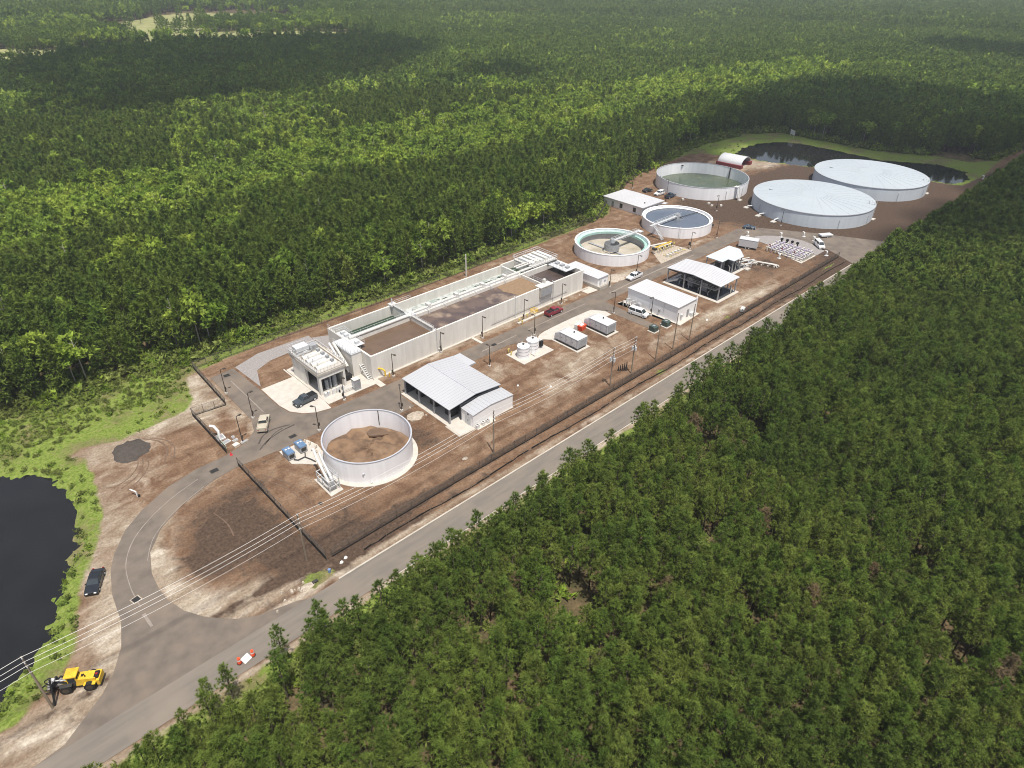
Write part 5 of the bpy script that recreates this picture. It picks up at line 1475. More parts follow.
# ------------------------------------------------------------------ light poles
def light(x, y, h, ang, label, tall=False):
    t = thing('light_pole', label, 'light pole', (x, y, 0), ang, 'site light poles')
    MB().cyl(0, 0, -.1, .35, .32, 10).build('footing', 'white_slab', t)
    MB().frus(0, 0, .353, h, .10, .075, 8).build('pole', 'bronze', t)
    MB().box(-.04, -.05, h-.12, .75, .05, h-.02).build('arm', 'bronze', t)
    MB().box(.55, -.2, h-.2, 1.15, .2, h-.06).build('lamp_head', 'bronze', t)
    MB().box(-.14, -.36, 1.2, .14, -.085, 1.9).build('switch_box', 'bronze', t)
    return t
for x, y, h, a, lab in (
    (39.3,129.7,6.2,0.0,'bronze light pole beside the spur road, nearest to the back fence corner'),
    (39.5,117.4,6.2,.2,'bronze light pole beside the spur road, next to the tan pickup'),
    (34.3,111.1,6.3,.3,'bronze light pole left of the tan pickup inside the fence corner'),
    (47.2,104.4,5.9,2.0,'bronze light pole at the upper left rim of the dirt-bottomed tank'),
    (56.7,110.4,6.1,-1.5,'bronze light pole in front of the headworks, by the white panels'),
    (69.9,111.1,6.0,-1.2,'bronze light pole beside the yellow gooseneck at the basin'),
    (63.4,98.9,6.0,1.0,'bronze light pole at the left front corner of the grey equipment shed'),
    (84.6,112.3,5.6,-1.5,'bronze light pole against the basin wall above the shed roof'),
    (96.5,110.9,6.2,-1.5,'bronze light pole against the basin wall, by the narrow concrete strip'),
    (110.7,110.7,6.2,-1.5,'bronze light pole against the basin wall, left of the red pickup'),
    (125.1,110.7,6.1,-1.5,'bronze light pole against the basin wall, right of the red pickup'),
    (107.1,103.3,5.6,1.5,'bronze light pole between the driveway and the white storage tanks'),
    (88.8,99.7,5.6,1.5,'bronze light pole behind the grey shed, on the bare dirt'),
    (131.1,97.4,6.3,2.4,'bronze light pole between the generators and the white building'),
    (156.1,109.1,6.3,-1.5,'bronze light pole behind the white pickup on the driveway'),
    (143.4,108.9,5.5,-1.5,'bronze light pole at the corner of the narrow white building'),
    (224.9,125.0,5.9,3.0,'bronze light pole in front of the green-water tank'),
    (200.3,109.5,6.1,-1.5,'bronze light pole right of the slate-water clarifier'),
    (185.4,110.0,5.8,-1.5,'bronze light pole in front of the slate-water clarifier beside the yellow pipes'),
    (217.1,142.4,9.6,2.4,'tall light pole beside the parked cars near the green-water tank'),
    (223.3,163.1,5.9,-1.2,'bronze light pole by the back fence behind the white flat-roofed building'),
    (137.6,90.0,5.5,2.9,'bronze light pole against the front of the long white building'),
    (228.0,101.0,5.8,2.0,'bronze light pole on the dark ground left of the nearer covered tank')):
    light(x, y, h, a, lab)
# ------------------------------------------------------------------ two white storage tanks, their slab
sheet('tank_slab', [(95.2,100.9),(95.2,94.8),(105.3,94.8),(105.3,100.9)], -.2, .13, 'white_slab')
for x, y, r, h, lab in ((97.6,97.6,1.45,3.3,'left white upright storage tank on the square slab'),(101.3,98.2,1.45,3.3,'right white upright storage tank on the square slab')):
    t = thing('storage_tank', lab, 'tank', (x, y, .13), 0, 'white upright storage tanks')
    MB().frus(0, 0, 0, h-.35, r, r, 28).build('shell', 'tank_white', t, smooth=True)
    MB().frus(0, 0, h-.347, h, r+.04, r*.35, 28).build('dome', 'tank_white', t)
    for z in (.9, 1.8, 2.6): MB().ring(0, 0, z, z+.07, r+.003, r+.035, 28).build('band', 'steel', t)
    b = MB()
    for k in range(6):
        a = k*1.047; b.box(r*.9*math.cos(a)-.06, r*.9*math.sin(a)-.06, h-.4, r*.9*math.cos(a)+.06, r*.9*math.sin(a)+.06, h+.15)
    b.build('lug', 'light_pipe', t); MB().cyl(0, 0, h+.003, h+.22, .3, 10).build('manhole', 'dark_steel', t)
t = thing('control_panel', 'black control panel standing on the slab beside the right storage tank', 'panel', (103.7, 97.6, .13))
MB().box(-.5,-.25,.5,.5,.25,1.9).build('box', 'black', t)
for x in (-.4,.4): MB().box(x-.05,-.05,0,x+.05,.05,.5).build('leg','galvanised',t)
t = thing('scale_skid', 'low pale skid with a grey lid at the far corner of the storage tank slab', 'skid', (105.0, 99.6, .13)); MB().box(-.9,-.6,0,.9,.6,.7).build('body','light_pipe',t); MB().cyl(0,0,.703,.8,.4,10).build('lid','steel',t)
b = MB()
for x,y in ((99.6,95.6),(99.6,96.8)): b.tube([(x,y,.13),(x,y,2.2)],.05,4)
for i in range(5): b.tube([(99.6,95.6,.5+i*.4),(99.6,96.8,.5+i*.4)],.03,4)
tag(b.build('pipe_rack','galvanised'), 'thin grey pipe rack standing on the storage tank slab front edge', 'pipe rack')
for x,y,lab in ((95.9,99.9,'pale yellow valve on the storage tank slab, upper left corner'),(96.4,101.4,'pale yellow valve on dirt just behind the storage tank slab')):
    b = MB(); b.cyl(0,0,0,.8,.12,8); b.box(-.3,-.1,.7,.3,.1,.95); tag(b.build('valve_post','yellow_pale',None,(x,y,.1)), lab, 'valve', 'pale yellow valves by the storage tanks')
# ------------------------------------------------------------------ generator enclosures
for x, y, lab in ((108.9, 90.5, 'big grey generator enclosure nearer to the two storage tanks'), (119.9, 90.5, 'big grey generator enclosure nearer to the white building')):
    t = thing('generator_enclosure', lab, 'generator', (x, y, 0), 0, 'grey generator enclosures')
    MB().box(-.4,-.5,-.2,4.2,8.3,.14).build('slab','white_slab',t)
    MB().box(.2,.2,.143,3.3,7.2,.55).build('fuel_tank','dark_steel',t)
    MB().box(0,0,.75,3.5,5.9,3.0).build('housing','roof_metal',t)
    MB().hexa([(0,5.903,.75),(3.5,5.903,.75),(3.5,7.7,.75),(0,7.7,.75)],[(0,5.903,2.99),(3.5,5.903,2.99),(3.5,7.5,2.2),(0,7.5,2.2)]).build('intake_hood','galvanised',t)
    MB().box(-.06,-.06,3.003,3.56,5.95,3.09).build('roof','galvanised',t)
    for k in range(3):
        d = MB().box(-.03,.5+k*1.8,.95,-.004,1.9+k*1.8,2.7).build('door','galvanised',t); MB().box(-.06,1.6+k*1.8,1.7,-.033,1.7+k*1.8,1.95).build('handle','dark_steel',d)
    b = MB()
    for k in range(9): b.box(.3,-.05,1.0+k*.2,3.2,-.004,1.08+k*.2)
    b.build('louvre','steel',t)
    for k in range(6): b2 = MB().box(.25,-.25+.0,.2,.45,-.02,.7) if k == 0 else None
    MB().cyl(2.3,3.3,3.093,3.5,.16,10).build('exhaust','dark_steel',t)
    MB().cyl(.9,6.2,2.9,3.15,.14,8).build('vent','sign_white',t)
t = thing('white_red_bin', 'white and orange-red debris bin between the two generator enclosures', 'bin', (118.2, 97.6, 0), .15)
b = MB(); b.hexa([(-.9,-.9,0),(.9,-.9,0),(.9,.3,0),(-.9,.3,0)],[(-1.1,-1.0,1.3),(1.1,-1.0,1.3),(1.1,.4,1.3),(-1.1,.4,1.3)]); b.build('bin','orange',t)
MB().box(-1.1,.41,0,1.0,1.3,1.35).build('drum_rack','sign_white',t); MB().box(-.8,-.7,1.303,.5,.1,1.5).build('lid','sign_white',t)
# ------------------------------------------------------------------ green transformers
for x, y, lab in ((131.2,84.4,'dark green pad transformer on its slab, left one of the pair'),(135.8,83.9,'dark green pad transformer on its slab, right one by the white building')):
    t = thing('pad_transformer', lab, 'transformer', (x, y, 0), 0, 'dark green pad transformers')
    MB().box(-1.2,-1.15,-.2,1.2,1.15,.13).build('pad','white_slab',t)
    MB().box(-.85,-.2,.133,.85,.9,1.5).build('tank','glass_dark' if False else 'paint_green',t); MB().hexa([(-.85,-.85,.133),(.85,-.85,.133),(.85,-.203,.133),(-.85,-.203,.133)],[(-.85,-.8,1.3),(.85,-.8,1.3),(.85,-.203,1.5),(-.85,-.203,1.5)]).build('cabinet','paint_green',t)
    for k in range(5): MB().box(-.7+k*.33,.903,.3,-.6+k*.33,1.05,1.3).build('radiator_fin','paint_green',t)
    MB().box(-.3,-.2,1.503,.3,.4,1.56).build('lifting_plate','steel',t)
# ------------------------------------------------------------------ vehicles
def wheel(t, x, y, r=.34, w=.24, rim='galvanised'):
    s = 1 if y > 0 else -1
    v = MB(); n = 14
    def disc(b, r_, y0, y1):
        vv = [(x+r_*math.cos(6.2832*k/n), yy, r+r_*math.sin(6.2832*k/n)) for yy in (y0, y1) for k in range(n)]
        b.raw(vv, [(k, (k+1) % n, n+(k+1) % n, n+k) for k in range(n)]+[tuple(range(n-1,-1,-1)), tuple(range(n, 2*n))])
    disc(v, r, y-w/2, y+w/2); o = v.build('wheel', 'tyre', t)
    v = MB(); disc(v, r*.6, y+s*w/2-.0, y+s*(w/2+.02)); v.build('rim', rim, o)
def vehicle(name, label, cat, x, y, deg, paint, style, L_=4.9, wd=1.85, z=.05, bedc=None):
    t = thing(name, label, cat, (x, y, z), R(deg))
    h = wd/2; a = L_/2
    if style == 'sedan':   pr = [(-a,.35),(-a+.05,.78),(-a+.9,.93),(a-1.5,.93),(a-.25,.72),(a,.5),(a-.03,.28),(-a+.1,.25)]; cab = (-a+.75,-a+1.45,a-2.25,a-1.45,.92,1.43)
    elif style == 'suv':   pr = [(-a,.4),(-a+.03,1.05),(-a+.5,1.1),(a-1.3,1.08),(a-.2,.92),(a,.6),(a-.03,.32),(-a+.1,.3)]; cab = (-a+.1,-a+.35,a-2.0,a-1.35,1.08,1.75)
    elif style == 'pickup': pr = [(-a,.5),(-a+.02,1.1),(-a+1.9,1.12),(a-1.5,1.12),(a-.2,1.0),(a,.62),(a-.03,.38),(-a+.1,.38)]; cab = (-a+1.95,-a+2.1,a-2.05,a-1.45,1.11,1.82)
    else:                  pr = [(-a,.35),(-a+.03,1.2),(a-1.3,1.15),(a-.15,.95),(a,.6),(a-.03,.32),(-a+.1,.3)]; cab = (-a+.05,-a+.12,a-1.7,a-1.0,1.18,2.0)
    def loft(pr, hh, taper=.93):
        n = len(pr); b = MB()
        rows = [(-hh, 1, 0), (-hh*.0-hh*1.0, 1, 0)]
        v = []; cx = 0
        ys = [(-hh, .96), (-hh*.96, 1.0), (hh*.96, 1.0), (hh, .96)]
        for yy, sc in ys:
            for (px, pz) in pr: v.append((px*sc, yy, (pz-.6)*(.9 if sc < 1 else 1)+.6))
        f = []
        for r_ in range(3):
            for i in range(n): f.append((r_*n+i, r_*n+(i+1) % n, (r_+1)*n+(i+1) % n, (r_+1)*n+i))
        f += [tuple(range(n-1,-1,-1)), tuple(range(3*n, 4*n))]
        return b.raw(v, f)
    loft(pr, h).build('body', paint, t)
    b0, b1, f1, f0, z0, z1 = cab; hi, ho = h*.74, h*.92
    MB().hexa([(b0,-ho,z0-.02),(f0,-ho,z0-.02),(f0,ho,z0-.02),(b0,ho,z0-.02)],[(b1,-hi,z1-.06),(f1,-hi,z1-.06),(f1,hi,z1-.06),(b1,hi,z1-.06)]).build('windows','glass_dark',t)
    MB().hexa([(b1-.05,-hi-.03,z1-.057),(f1+.05,-hi-.03,z1-.057),(f1+.05,hi+.03,z1-.057),(b1-.05,hi+.03,z1-.057)],[(b1+.05,-hi+.05,z1+.02),(f1-.05,-hi+.05,z1+.02),(f1-.05,hi-.05,z1+.02),(b1+.05,hi-.05,z1+.02)]).build('roof',paint,t)
    for s in (-1, 1):
        b = MB()
        for (pa, pb) in (((b0,ho),(b1,hi)),((f0,ho),(f1,hi)),(((b0+f0)/2,ho),((b1+f1)/2,hi))):
            b.tube([(pa[0],s*pa[1],z0-.02),(pb[0],s*pb[1],z1-.05)],.05,4)
        b.build('pillar',paint,t)
    if style == 'pickup':
        MB().box(-a+.12,-h*.82,1.122,-a+1.82,h*.82,1.13).build('bed_floor',bedc or 'black',t)
        for (xa,ya,xb,yb) in ((-a+.02,-h*.95,-a+1.9,-h*.84),(-a+.02,h*.84,-a+1.9,h*.95),(-a+.02,-h*.835,-a+.11,h*.835)): MB().box(xa,ya,1.124,xb,yb,1.3).build('bed_rail',paint,t)
    for sx in (-a+.85, a-.88):
        for sy in (-h*.93, h*.93): wheel(t, sx, sy, .36 if style in ('pickup','suv','van') else .32)
    for s in (-1, 1):
        MB().box(a-.12,s*h*.62-.17,.62 if style != 'sedan' else .52,a+.015,s*h*.62+.17,.78 if style != 'sedan' else .64).build('headlight','lamp_clear',t)
        MB().box(-a-.02,s*h*.72-.12,.75,-a+.06,s*h*.72+.12,.92).build('taillight','lamp_red',t)
        MB().box(f0-.35,s*(h+.02)-.08,z0-.02,f0-.2,s*(h+.02)+.08,z0+.14).build('mirror',paint,t)
    MB().box(a-.04,-h*.4,.5,a+.02,h*.4,.7).build('grille','black',t)
    return t
vehicle('parked_car','glossy black car parked on the sandy verge between the pond and the driveway','car',2.6,93.1,61-180,'paint_black','sedan',4.9,1.9,.02)
vehicle('pickup_truck','tan pickup truck on the spur road just left of the junction','pickup',39.9,113.4,57,'paint_tan','pickup',5.4,1.95,bedc='paint_tan')
vehicle('pickup_truck','dark grey pickup truck parked on the white forecourt by the screen building','pickup',50.2,115.3,185,'paint_grey','pickup',5.2,1.95,.08)
vehicle('pickup_truck','red pickup truck with a black bed on the driveway beside the basin','pickup',119.3,108.2,1,'paint_red','pickup',5.6,1.95)
vehicle('pickup_truck','white pickup truck on the driveway at the end of the narrow white building','pickup',153.4,107.9,180,'paint_white','pickup',5.6,1.95)
vehicle('parked_van','white van parked on the asphalt in front of the long white building','van',135.4,92.4,-82,'paint_white','van',5.4,1.95)
vehicle('parked_car','small black car parked closest to the forest above the flat white roof','car',224.8,156.6,-8,'paint_black','sedan',4.6,1.85,.02)
vehicle('parked_car','white car parked between the black and the dark blue car near the green-water tank','car',224.8,150.9,178,'paint_white','suv',4.8,1.85,.02)
vehicle('pickup_truck','dark blue pickup truck parked closest to the green-water tank','pickup',225.2,146.1,2,'paint_blue','pickup',5.4,1.95,.02)
vehicle('parked_car','small blue-grey car standing alone on the dark ground left of the covered tanks','car',217.0,107.0,-60,'paint_blue','sedan',4.2,1.8)
vehicle('parked_van','white van parked beside the purple pipe gallery in front of the nearer covered tank','van',218.9,82.6,-133,'paint_white','van',5.2,1.95)
# trailer and loose things
t = thing('box_trailer','long white box trailer parked behind the small pavilion','trailer',(200.6,98.0,0),R(-69))
MB().box(-2.9,-1.5,.7,2.9,1.5,3.0).build('box','roof_white',t); MB().box(-2.95,-1.55,3.003,2.95,1.55,3.1).build('roof','roof_white',t)
for s in (-1,1):
    for x in (-.5,.5): wheel(t,x,s*1.5,.38,.22)
MB().box(2.9,-.1,.55,4.4,.1,.7).build('tow_bar','dark_steel',t); MB().box(-2.93,-1.2,.8,-2.903,1.2,2.8).build('door','galvanised',t)
t = thing('flatbed_trailer','low grey-green covered trailer beside the white van in front of the covered tank','trailer',(229.5,85.4,0),R(-30)); MB().box(-2.2,-1.1,.5,2.2,1.1,.95).build('bed','galvanised',t)
for s in (-1,1): wheel(t,0,s*1.1,.34,.2)
MB().box(2.2,-.08,.4,3.4,.08,.5).build('tow_bar','dark_steel',t)
# ------------------------------------------------------------------ yellow wheel loader
t = thing('wheel_loader','yellow wheel loader with black log grapple working beside the power pole','loader',(-4.0,76.45,0),R(148)); t.scale = (.88, .88, .88)
MB().hexa([(-2.7,-.75,.9),(.2,-.75,.9),(.2,.75,.9),(-2.7,.75,.9)],[(-2.6,-.68,2.0),(-.1,-.68,2.15),(-.1,.68,2.15),(-2.6,.68,2.0)]).build('engine_hood','yellow',t)
MB().box(-3.1,-.95,.7,-2.703,.95,1.7).build('counterweight','yellow',t)
g = MB().box(-2.95,-.55,1.705,-2.35,.55,2.05).build('radiator','black',t); MB().box(-2.8,-.15,2.053,-2.5,.15,2.12).build('fan_hub','lamp_red',g)
for s in (-1,1): MB().box(-2.6,s*1.0-.28,1.3,-1.0,s*1.0+.28,1.42).build('fender','yellow',t)
for s in (-1,1): MB().box(.5,s*1.0-.28,1.55,2.2,s*1.0+.28,1.65).build('fender','dark_steel',t)
MB().box(-.1,-.7,1.0,1.1,.7,1.7).build('cab_floor','dark_steel',t)
MB().hexa([(-.1,-.66,1.703),(1.15,-.66,1.703),(1.15,.66,1.703),(-.1,.66,1.703)],[(0,-.6,2.9),(1.05,-.6,2.9),(1.05,.6,2.9),(0,.6,2.9)]).build('cab_glass','glass_dark',t)
for x in (-.08,1.1):
    for s in (-1,1): MB().box(x-.06,s*.66-.05,1.7,x+.06,s*.66+.05,2.92).build('cab_post','yellow',t)
MB().box(-.35,-.85,2.923,1.35,.85,3.1).build('cab_roof','yellow',t)
MB().box(1.1,-.5,.8,2.1,.5,1.4).build('front_frame','yellow',t)
for s in (-1,1):
    b = MB(); b.tube([(1.2,s*.45,1.5),(2.4,s*.5,2.0),(3.5,s*.5,.9)],.15,5); b.build('boom_arm','black',t)
b = MB(); b.tube([(1.4,0,1.6),(3.0,0,1.9)],.1,6); b.build('tilt_cylinder','galvanised',t)
MB().box(3.2,-1.1,.5,3.5,1.1,1.5).build('carriage','black',t)
for s in (-.8,-.25,.3,.85): 
    b = MB(); b.tube([(3.4,s,.55),(4.3,s,.45),(5.0,s,.6)],[.1,.09,.04],5); b.build('fork','black',t)
for s in (-.5,.5):
    b = MB(); b.tube([(3.3,s,1.5),(3.9,s,2.0),(4.7,s,1.5),(4.8,s,.9)],[.11,.11,.09,.05],5); b.build('grapple_claw','black',t)
MB().box(3.0,-.25,2.0,3.5,.25,2.25).build('hose_guard','sign_white',t)
for x in (-1.7,1.5):
    for s in (-1,1): wheel(t,x,s*1.02,.78,.55,'bronze')
b = MB(); b.tube([(-1.2,.3,2.1),(-1.2,.3,2.8)],.07,6); b.build('exhaust','black',t)
MB().box(-.9,-.2,2.157,-.6,.2,2.25).build('intake','black',t)
tag(MB().hexa([(-7.4,78.0,.6),(-5.8,77.5,.6),(-5.4,78.9,.6),(-7.0,79.4,.6)],[(-7.4,78.0,.68),(-5.8,77.5,.68),(-5.4,78.9,.68),(-7.0,79.4,.68)]).build('mat_board','gravel_grey'),'grey-green mat board held up on the loader claws','board')
# a leaning black post beside the pole
b = MB(); b.tube([(-7.3,75.6,0),(-6.6,77.0,3.2)],.13,6); tag(b.build('leaning_post','black'),'short black post leaning from the pole foot to the loader','post')
# ------------------------------------------------------------------ barrels and folded sign on the road
for x, y, lab in ((12.5,65.35,'orange and white traffic barrel on the road left of the white sign'),(14.35,65.25,'orange and white traffic barrel on the road right of the white sign, by the pine')):
    t = thing('traffic_barrel', lab, 'traffic barrel', (x, y, .06), 0, 'orange traffic barrels on the road')
    MB().cyl(0,0,0,.08,.36,12).build('base','black',t)
    for k in range(4): MB().frus(0,0,.083+k*.24,.32+k*.24,.28-.02*k,.27-.02*k,14).build('band','sign_white' if k == 2 else 'orange',t)
    MB().box(-.08,-.02,1.043,.08,.02,1.12).build('handle','orange',t)
t = thing('road_sign','white folded road closure board lying between the two traffic barrels','sign',(13.4,65.2,.06),.3)
MB().hexa([(-.6,-.4,.05),(.6,-.4,.05),(.6,.45,.5),(-.6,.45,.5)],[(-.6,-.43,.1),(.6,-.43,.1),(.6,.42,.55),(-.6,.42,.55)]).build('board','sign_white',t)
for x in (-.5,.5): MB().box(x-.03,.4,0,x+.03,.46,.5).build('leg','galvanised',t)
# ------------------------------------------------------------------ drains, piles, bits
def drain(x, y, lab, w=.5, l=.7, rz=0.0):
    t = thing('storm_drain', lab, 'drain', (x, y, .045), rz, 'storm drains in the driveway')
    MB().box(-l-.15,-w-.15,-.1,l+.15,w+.15,.022).build('collar','rubble' if w > .45 else 'bronze',t)
    MB().box(-l,-w,.0,l,w,.03).build('pit','black',t)
    b = MB()
    for k in range(7): b.box(-l+.1+k*(2*l-.2)/6-.03,-w,.031,-l+.1+k*(2*l-.2)/6+.03,w,.05)
    b.build('bar','dark_steel',t)
drain(6.0,85.9,'dark grated drain in a pale collar at the mouth of the curved driveway',.5,.5,.2)
drain(26.7,106.6,'dark grated drain in the driveway just below the fence end',.4,.6)
drain(42.4,106.3,'dark grated drain in the driveway by the blue-topped blower boxes',.35,.6)
drain(42.5,136.7,'dark grated drain at the top end of the spur road',.45,.55)
drain(96.3,106.5,'dark grated drain in the driveway behind the grey shed',.35,.6)
def pile(x, y, rx, ry, h, mt, name, lab, cat, n=14, seed=1, group=None):
    rr = random.Random(seed); v = [(0,0,h)]; f = []; rings = 5
    for i in range(1, rings+1):
        for k in range(n):
            a = 6.2832*k/n; q = i/rings*(1+.18*rr.uniform(-1,1)*(i/rings))
            v.append((rx*q*math.cos(a), ry*q*math.sin(a), max(-.1, h*(1-(i/rings)**1.6)*(.8+.35*rr.random())-(.12 if i == rings else 0))))
    for k in range(n): f.append((0,1+k,1+(k+1)%n))
    for i in range(1, rings):
        for k in range(n): f.append((1+(i-1)*n+k,1+i*n+k,1+i*n+(k+1)%n,1+(i-1)*n+(k+1)%n))
    o = MB().raw(v, f).build(name, mt, None, (x, y, 0), smooth=True); return tag(o, lab, cat, group)
pile(17.6,123.1,3.5,3.6,.95,'gravel_dark','gravel_pile','round pile of dark gravel on the sandy ground left of the fences','gravel pile',22,3)
pile(47,100.9,1.2,.9,.4,'rubble','rubble_heap','small pale rubble heap between the blower slab and the tank','rubble')
pile(64.3,95.5,2.2,1.7,.35,'rubble','rubble_heap','pale rubble patch between the dirt-bottomed tank and the grey shed','rubble',14,6)
pile(149.5,111.8,3.6,2.6,.8,'rubble','rubble_heap','large pale rubble heap behind the white pickup below the empty clarifier','rubble',18,4)
pile(63,78,.8,.5,.25,'rubble','rubble_heap','tiny pale heap of stones in front of the shed near the fence','rubble',10,8)
pile(25.8,70.9,1.6,.7,.25,'rubble','rubble_heap','broken pale rubble at the lower tip of the oval island','rubble',12,9)
for i in range(34):
    x, y = ((23.5+random.gauss(0,1.6), 70.9+random.gauss(0,.8)) if i < 10 else (64+random.gauss(0,2.0), 95.3+random.gauss(0,1.4)) if i < 18 else (150+random.gauss(0,2.8), 111.6+random.gauss(0,1.3)) if i < 26 else (128+random.gauss(0,9), 111.4+random.gauss(0,.5)))
    s = random.uniform(.12,.34); b = MB(); b.hexa([(-s,-s,-.05),(s,-s*.8,-.05),(s*.9,s,-.05),(-s,s*.8,-.05)],[(-s*.6,-s*.7,s),(s*.7,-s*.5,s*.9),(s*.6,s*.6,s*1.1),(-s*.5,s*.5,s*.8)])
    tag(b.build('stone','rubble',None,(x,y,.05),random.random()*6),'pale broken stone lying loose on the dirt','stone','loose pale stones')
# white standpipe elbow on the left and bits inside the fence corner
t = thing('standpipe','white L-shaped standpipe with dark valve on the sandy ground beside the pond','standpipe',(14.0,109.0,0),.6)
b = MB(); b.tube([(0,0,0),(0,0,1.1),(.1,1.2,1.3)],.13,8); b.build('pipe','sign_white',t,smooth=True); MB().cyl(0,-.35,0,.45,.2,8).build('valve','black',t)
t = thing('culvert_elbow','white curved pipe elbow on a square frame inside the left fence corner','pipe',(31.6,115.4,0))
b = MB(); b.tube([(0,0,0),(.1,.2,1.6),(-.2,1.2,2.4),(-.8,1.7,2.5)],.28,10); b.build('elbow','sign_white',t,smooth=True)
for (xa,ya,xb,yb) in ((-.9,-.9,.9,-.7),(-.9,.7,.9,.9),(-.9,-.69,-.7,.69),(.7,-.69,.9,.69)): MB().box(xa,ya,0,xb,yb,.3).build('curb','sign_white',t)
MB().box(-.69,-.69,0,.69,.69,.12).build('grate','steel',t)
for x,y,sx,sy,h,mt,nm,lab in ((31.9,113.4,.9,.55,.15,'light_pipe','access_hatch','flat pale access hatch between the white elbow and the driveway'),(33.5,112.6,.5,.3,.3,'light_pipe','concrete_block','small pale block right of the flat access hatch'),(32.9,110.9,.6,.5,.5,'tan_pipe','pallet','small tan pallet with white sacks near the driveway by the fence end'),(33.6,113.8,.25,.25,.4,'sign_white','bucket','white bucket on the dirt inside the left fence corner'),(34.6,110.9,.8,.3,.3,'rubble','debris_pile','pale debris at the foot of the light pole left of the tan pickup')):
    t = thing(nm,lab,nm.replace('_',' '),(x,y,0),.2); MB().box(-sx,-sy,0,sx,sy,h).build('body',mt,t); MB().hexa([(-sx*.8,-sy*.8,h+.003),(sx*.8,-sy*.8,h+.003),(sx*.8,sy*.8,h+.003),(-sx*.8,sy*.8,h+.003)],[(-sx*.7,-sy*.7,h+.08),(sx*.7,-sy*.7,h+.08),(sx*.7,sy*.7,h+.08),(-sx*.7,sy*.7,h+.08)]).build('top','steel' if nm != 'pallet' else 'sign_white',t)
t = thing('traffic_cone','red marker cone on the driveway edge at the left fence end','cone',(31.0,108.9,.05)); MB().frus(0,0,.04,.7,.2,.05,10).build('cone','lamp_red_bright',t); MB().box(-.25,-.25,0,.25,.25,.038).build('base','lamp_red_bright',t)
b = MB(); b.box(-.12,-1.1,.9,-.06,1.1,1.5); tag(b.build('fence_banner','banner_green',None,(30.95,111.4,0)),'small green and white banner tied to the fence end','banner')
for x,y,lab in ((28.9,71.5,'white sack on the verge by the fence corner, left'),(29.9,71.9,'white sack on the verge by the fence corner, right')):
    pile(x+3.2,y,.4,.3,.35,'sign_white','sack',lab,'sack',8,5)
tag(MB().cyl(29.7,71.1,0,.6,.25,10).build('blue_barrel','lid_blue'),'small blue drum at the right end of the grass patch by the fence corner','drum')
tag(MB().box(26.6,70.6,0,27.5,71.1,.25).build('inlet_box','dark_steel'),'dark inlet box in the grass patch at the road edge','inlet')
for x,y,lab in ((33.6,78.9,'dark round lid lying on the dirt below the duct frame'),): pass
tag(MB().cyl(36.5,85.6,0,.12,.35,10).build('cover_lid','dark_steel'),'dark round cover on the dirt left of the duct frame','lid')
for x,y,s,nm,lab in ((88.0,89.4,.35,'stone','pale stone lying alone on the dirt right of the grey shed'),(93.1,84.2,.35,'stone','pale stone on the dirt below the storage tank slab, toward the fence'),(146.5,78.5,.5,'sack','white sack on the dirt right of the third bare pole')): pile(x,y,s,s*.8,.3,'sign_white',nm,lab,nm,8,5)
t = thing('utility_cart','small white cart on the dirt beside the plant fence below the pavilion','cart',(158.0,74.9,0),.3); MB().box(-1.0,-.5,.3,1.0,.5,1.0).build('body','sign_white',t)
for x in (-.6,.6):
    for s in (-1,1): wheel(t,x,s*.5,.22,.12)
t = thing('white_sign','white board standing on the grass bank behind the far pond','board',(357.5,163.5,0),.9); MB().box(-2.4,-.08,1.2,2.4,.08,3.4).build('board','sign_white',t)
for x in (-2,2): MB().box(x-.08,-.06,0,x+.08,.06,1.19).build('post','galvanised',t)
# ------------------------------------------------------------------ yellow pipe rack beside the clarifiers
sheet('rack_slab', [(174.3,117.0),(168.3,109.0),(184.8,108.9),(184.2,116.4)], -.2, .07, 'rubble')
t = thing('yellow_pipe_rack','rack of yellow pipes and valves on the pale slab between the two clarifiers','pipework',(176,113,.07))
b = MB(); b.tube([(-1.8,3.4,1.3),(7.6,3.1,1.3)],.2,8); b.build('header','yellow',t,smooth=True)
b = MB(); b.tube([(-1.0,2.4,.9),(6.8,2.0,.9)],.13,8); b.build('header','yellow_pale',t,smooth=True)
for i in range(7):
    x = -1.2+i*1.3
    b = MB(); b.tube([(x,3.2,1.2),(x,1.4,1.2),(x,1.4,.1)],.12,6); b.build('branch','yellow_pale' if i % 2 else 'tan_pipe',t)
    b = MB(); b.tube([(x-.6,-.6,.3),(x+.3,-3.2,.3)],.11,6); b.build('drain_pipe','tan_pipe' if i % 3 else 'yellow_pale',t)
    MB().box(x-.18,1.2,1.25,x+.18,1.6,1.75).build('valve','dark_steel' if i % 2 else 'yellow_pale',t)
for i in range(6): MB().box(-2+i*1.6,-2.4+.1*i,0,-1.2+i*1.6,-1.7+.1*i,.7).build('block','light_pipe',t)
b = MB(); b.tube([(176.4,123.6,.4),(177.2,119.6,.4),(183.5,118.0,.4)],.3,8); tag(b.build('walk_strip','light_pipe'),'pale elbow pipe on the ground between the two clarifiers','pipe')
tag(MB().prism([(176.3,121.5),(178.4,117.4),(185.0,116.6),(185.1,117.4),(179.0,118.3),(177.2,122.2)],-.1,.12).build('footpath','white_slab'),'narrow pale path between the two clarifiers and the yellow pipes','path',kind=None)
for x,y,lab in ((188.6,112.3,'dark scum valve at the foot of the slate-water clarifier'),): tag(MB().cyl(x,y,0,.9,.4,10).build('scum_valve','dark_steel'),lab,'valve')
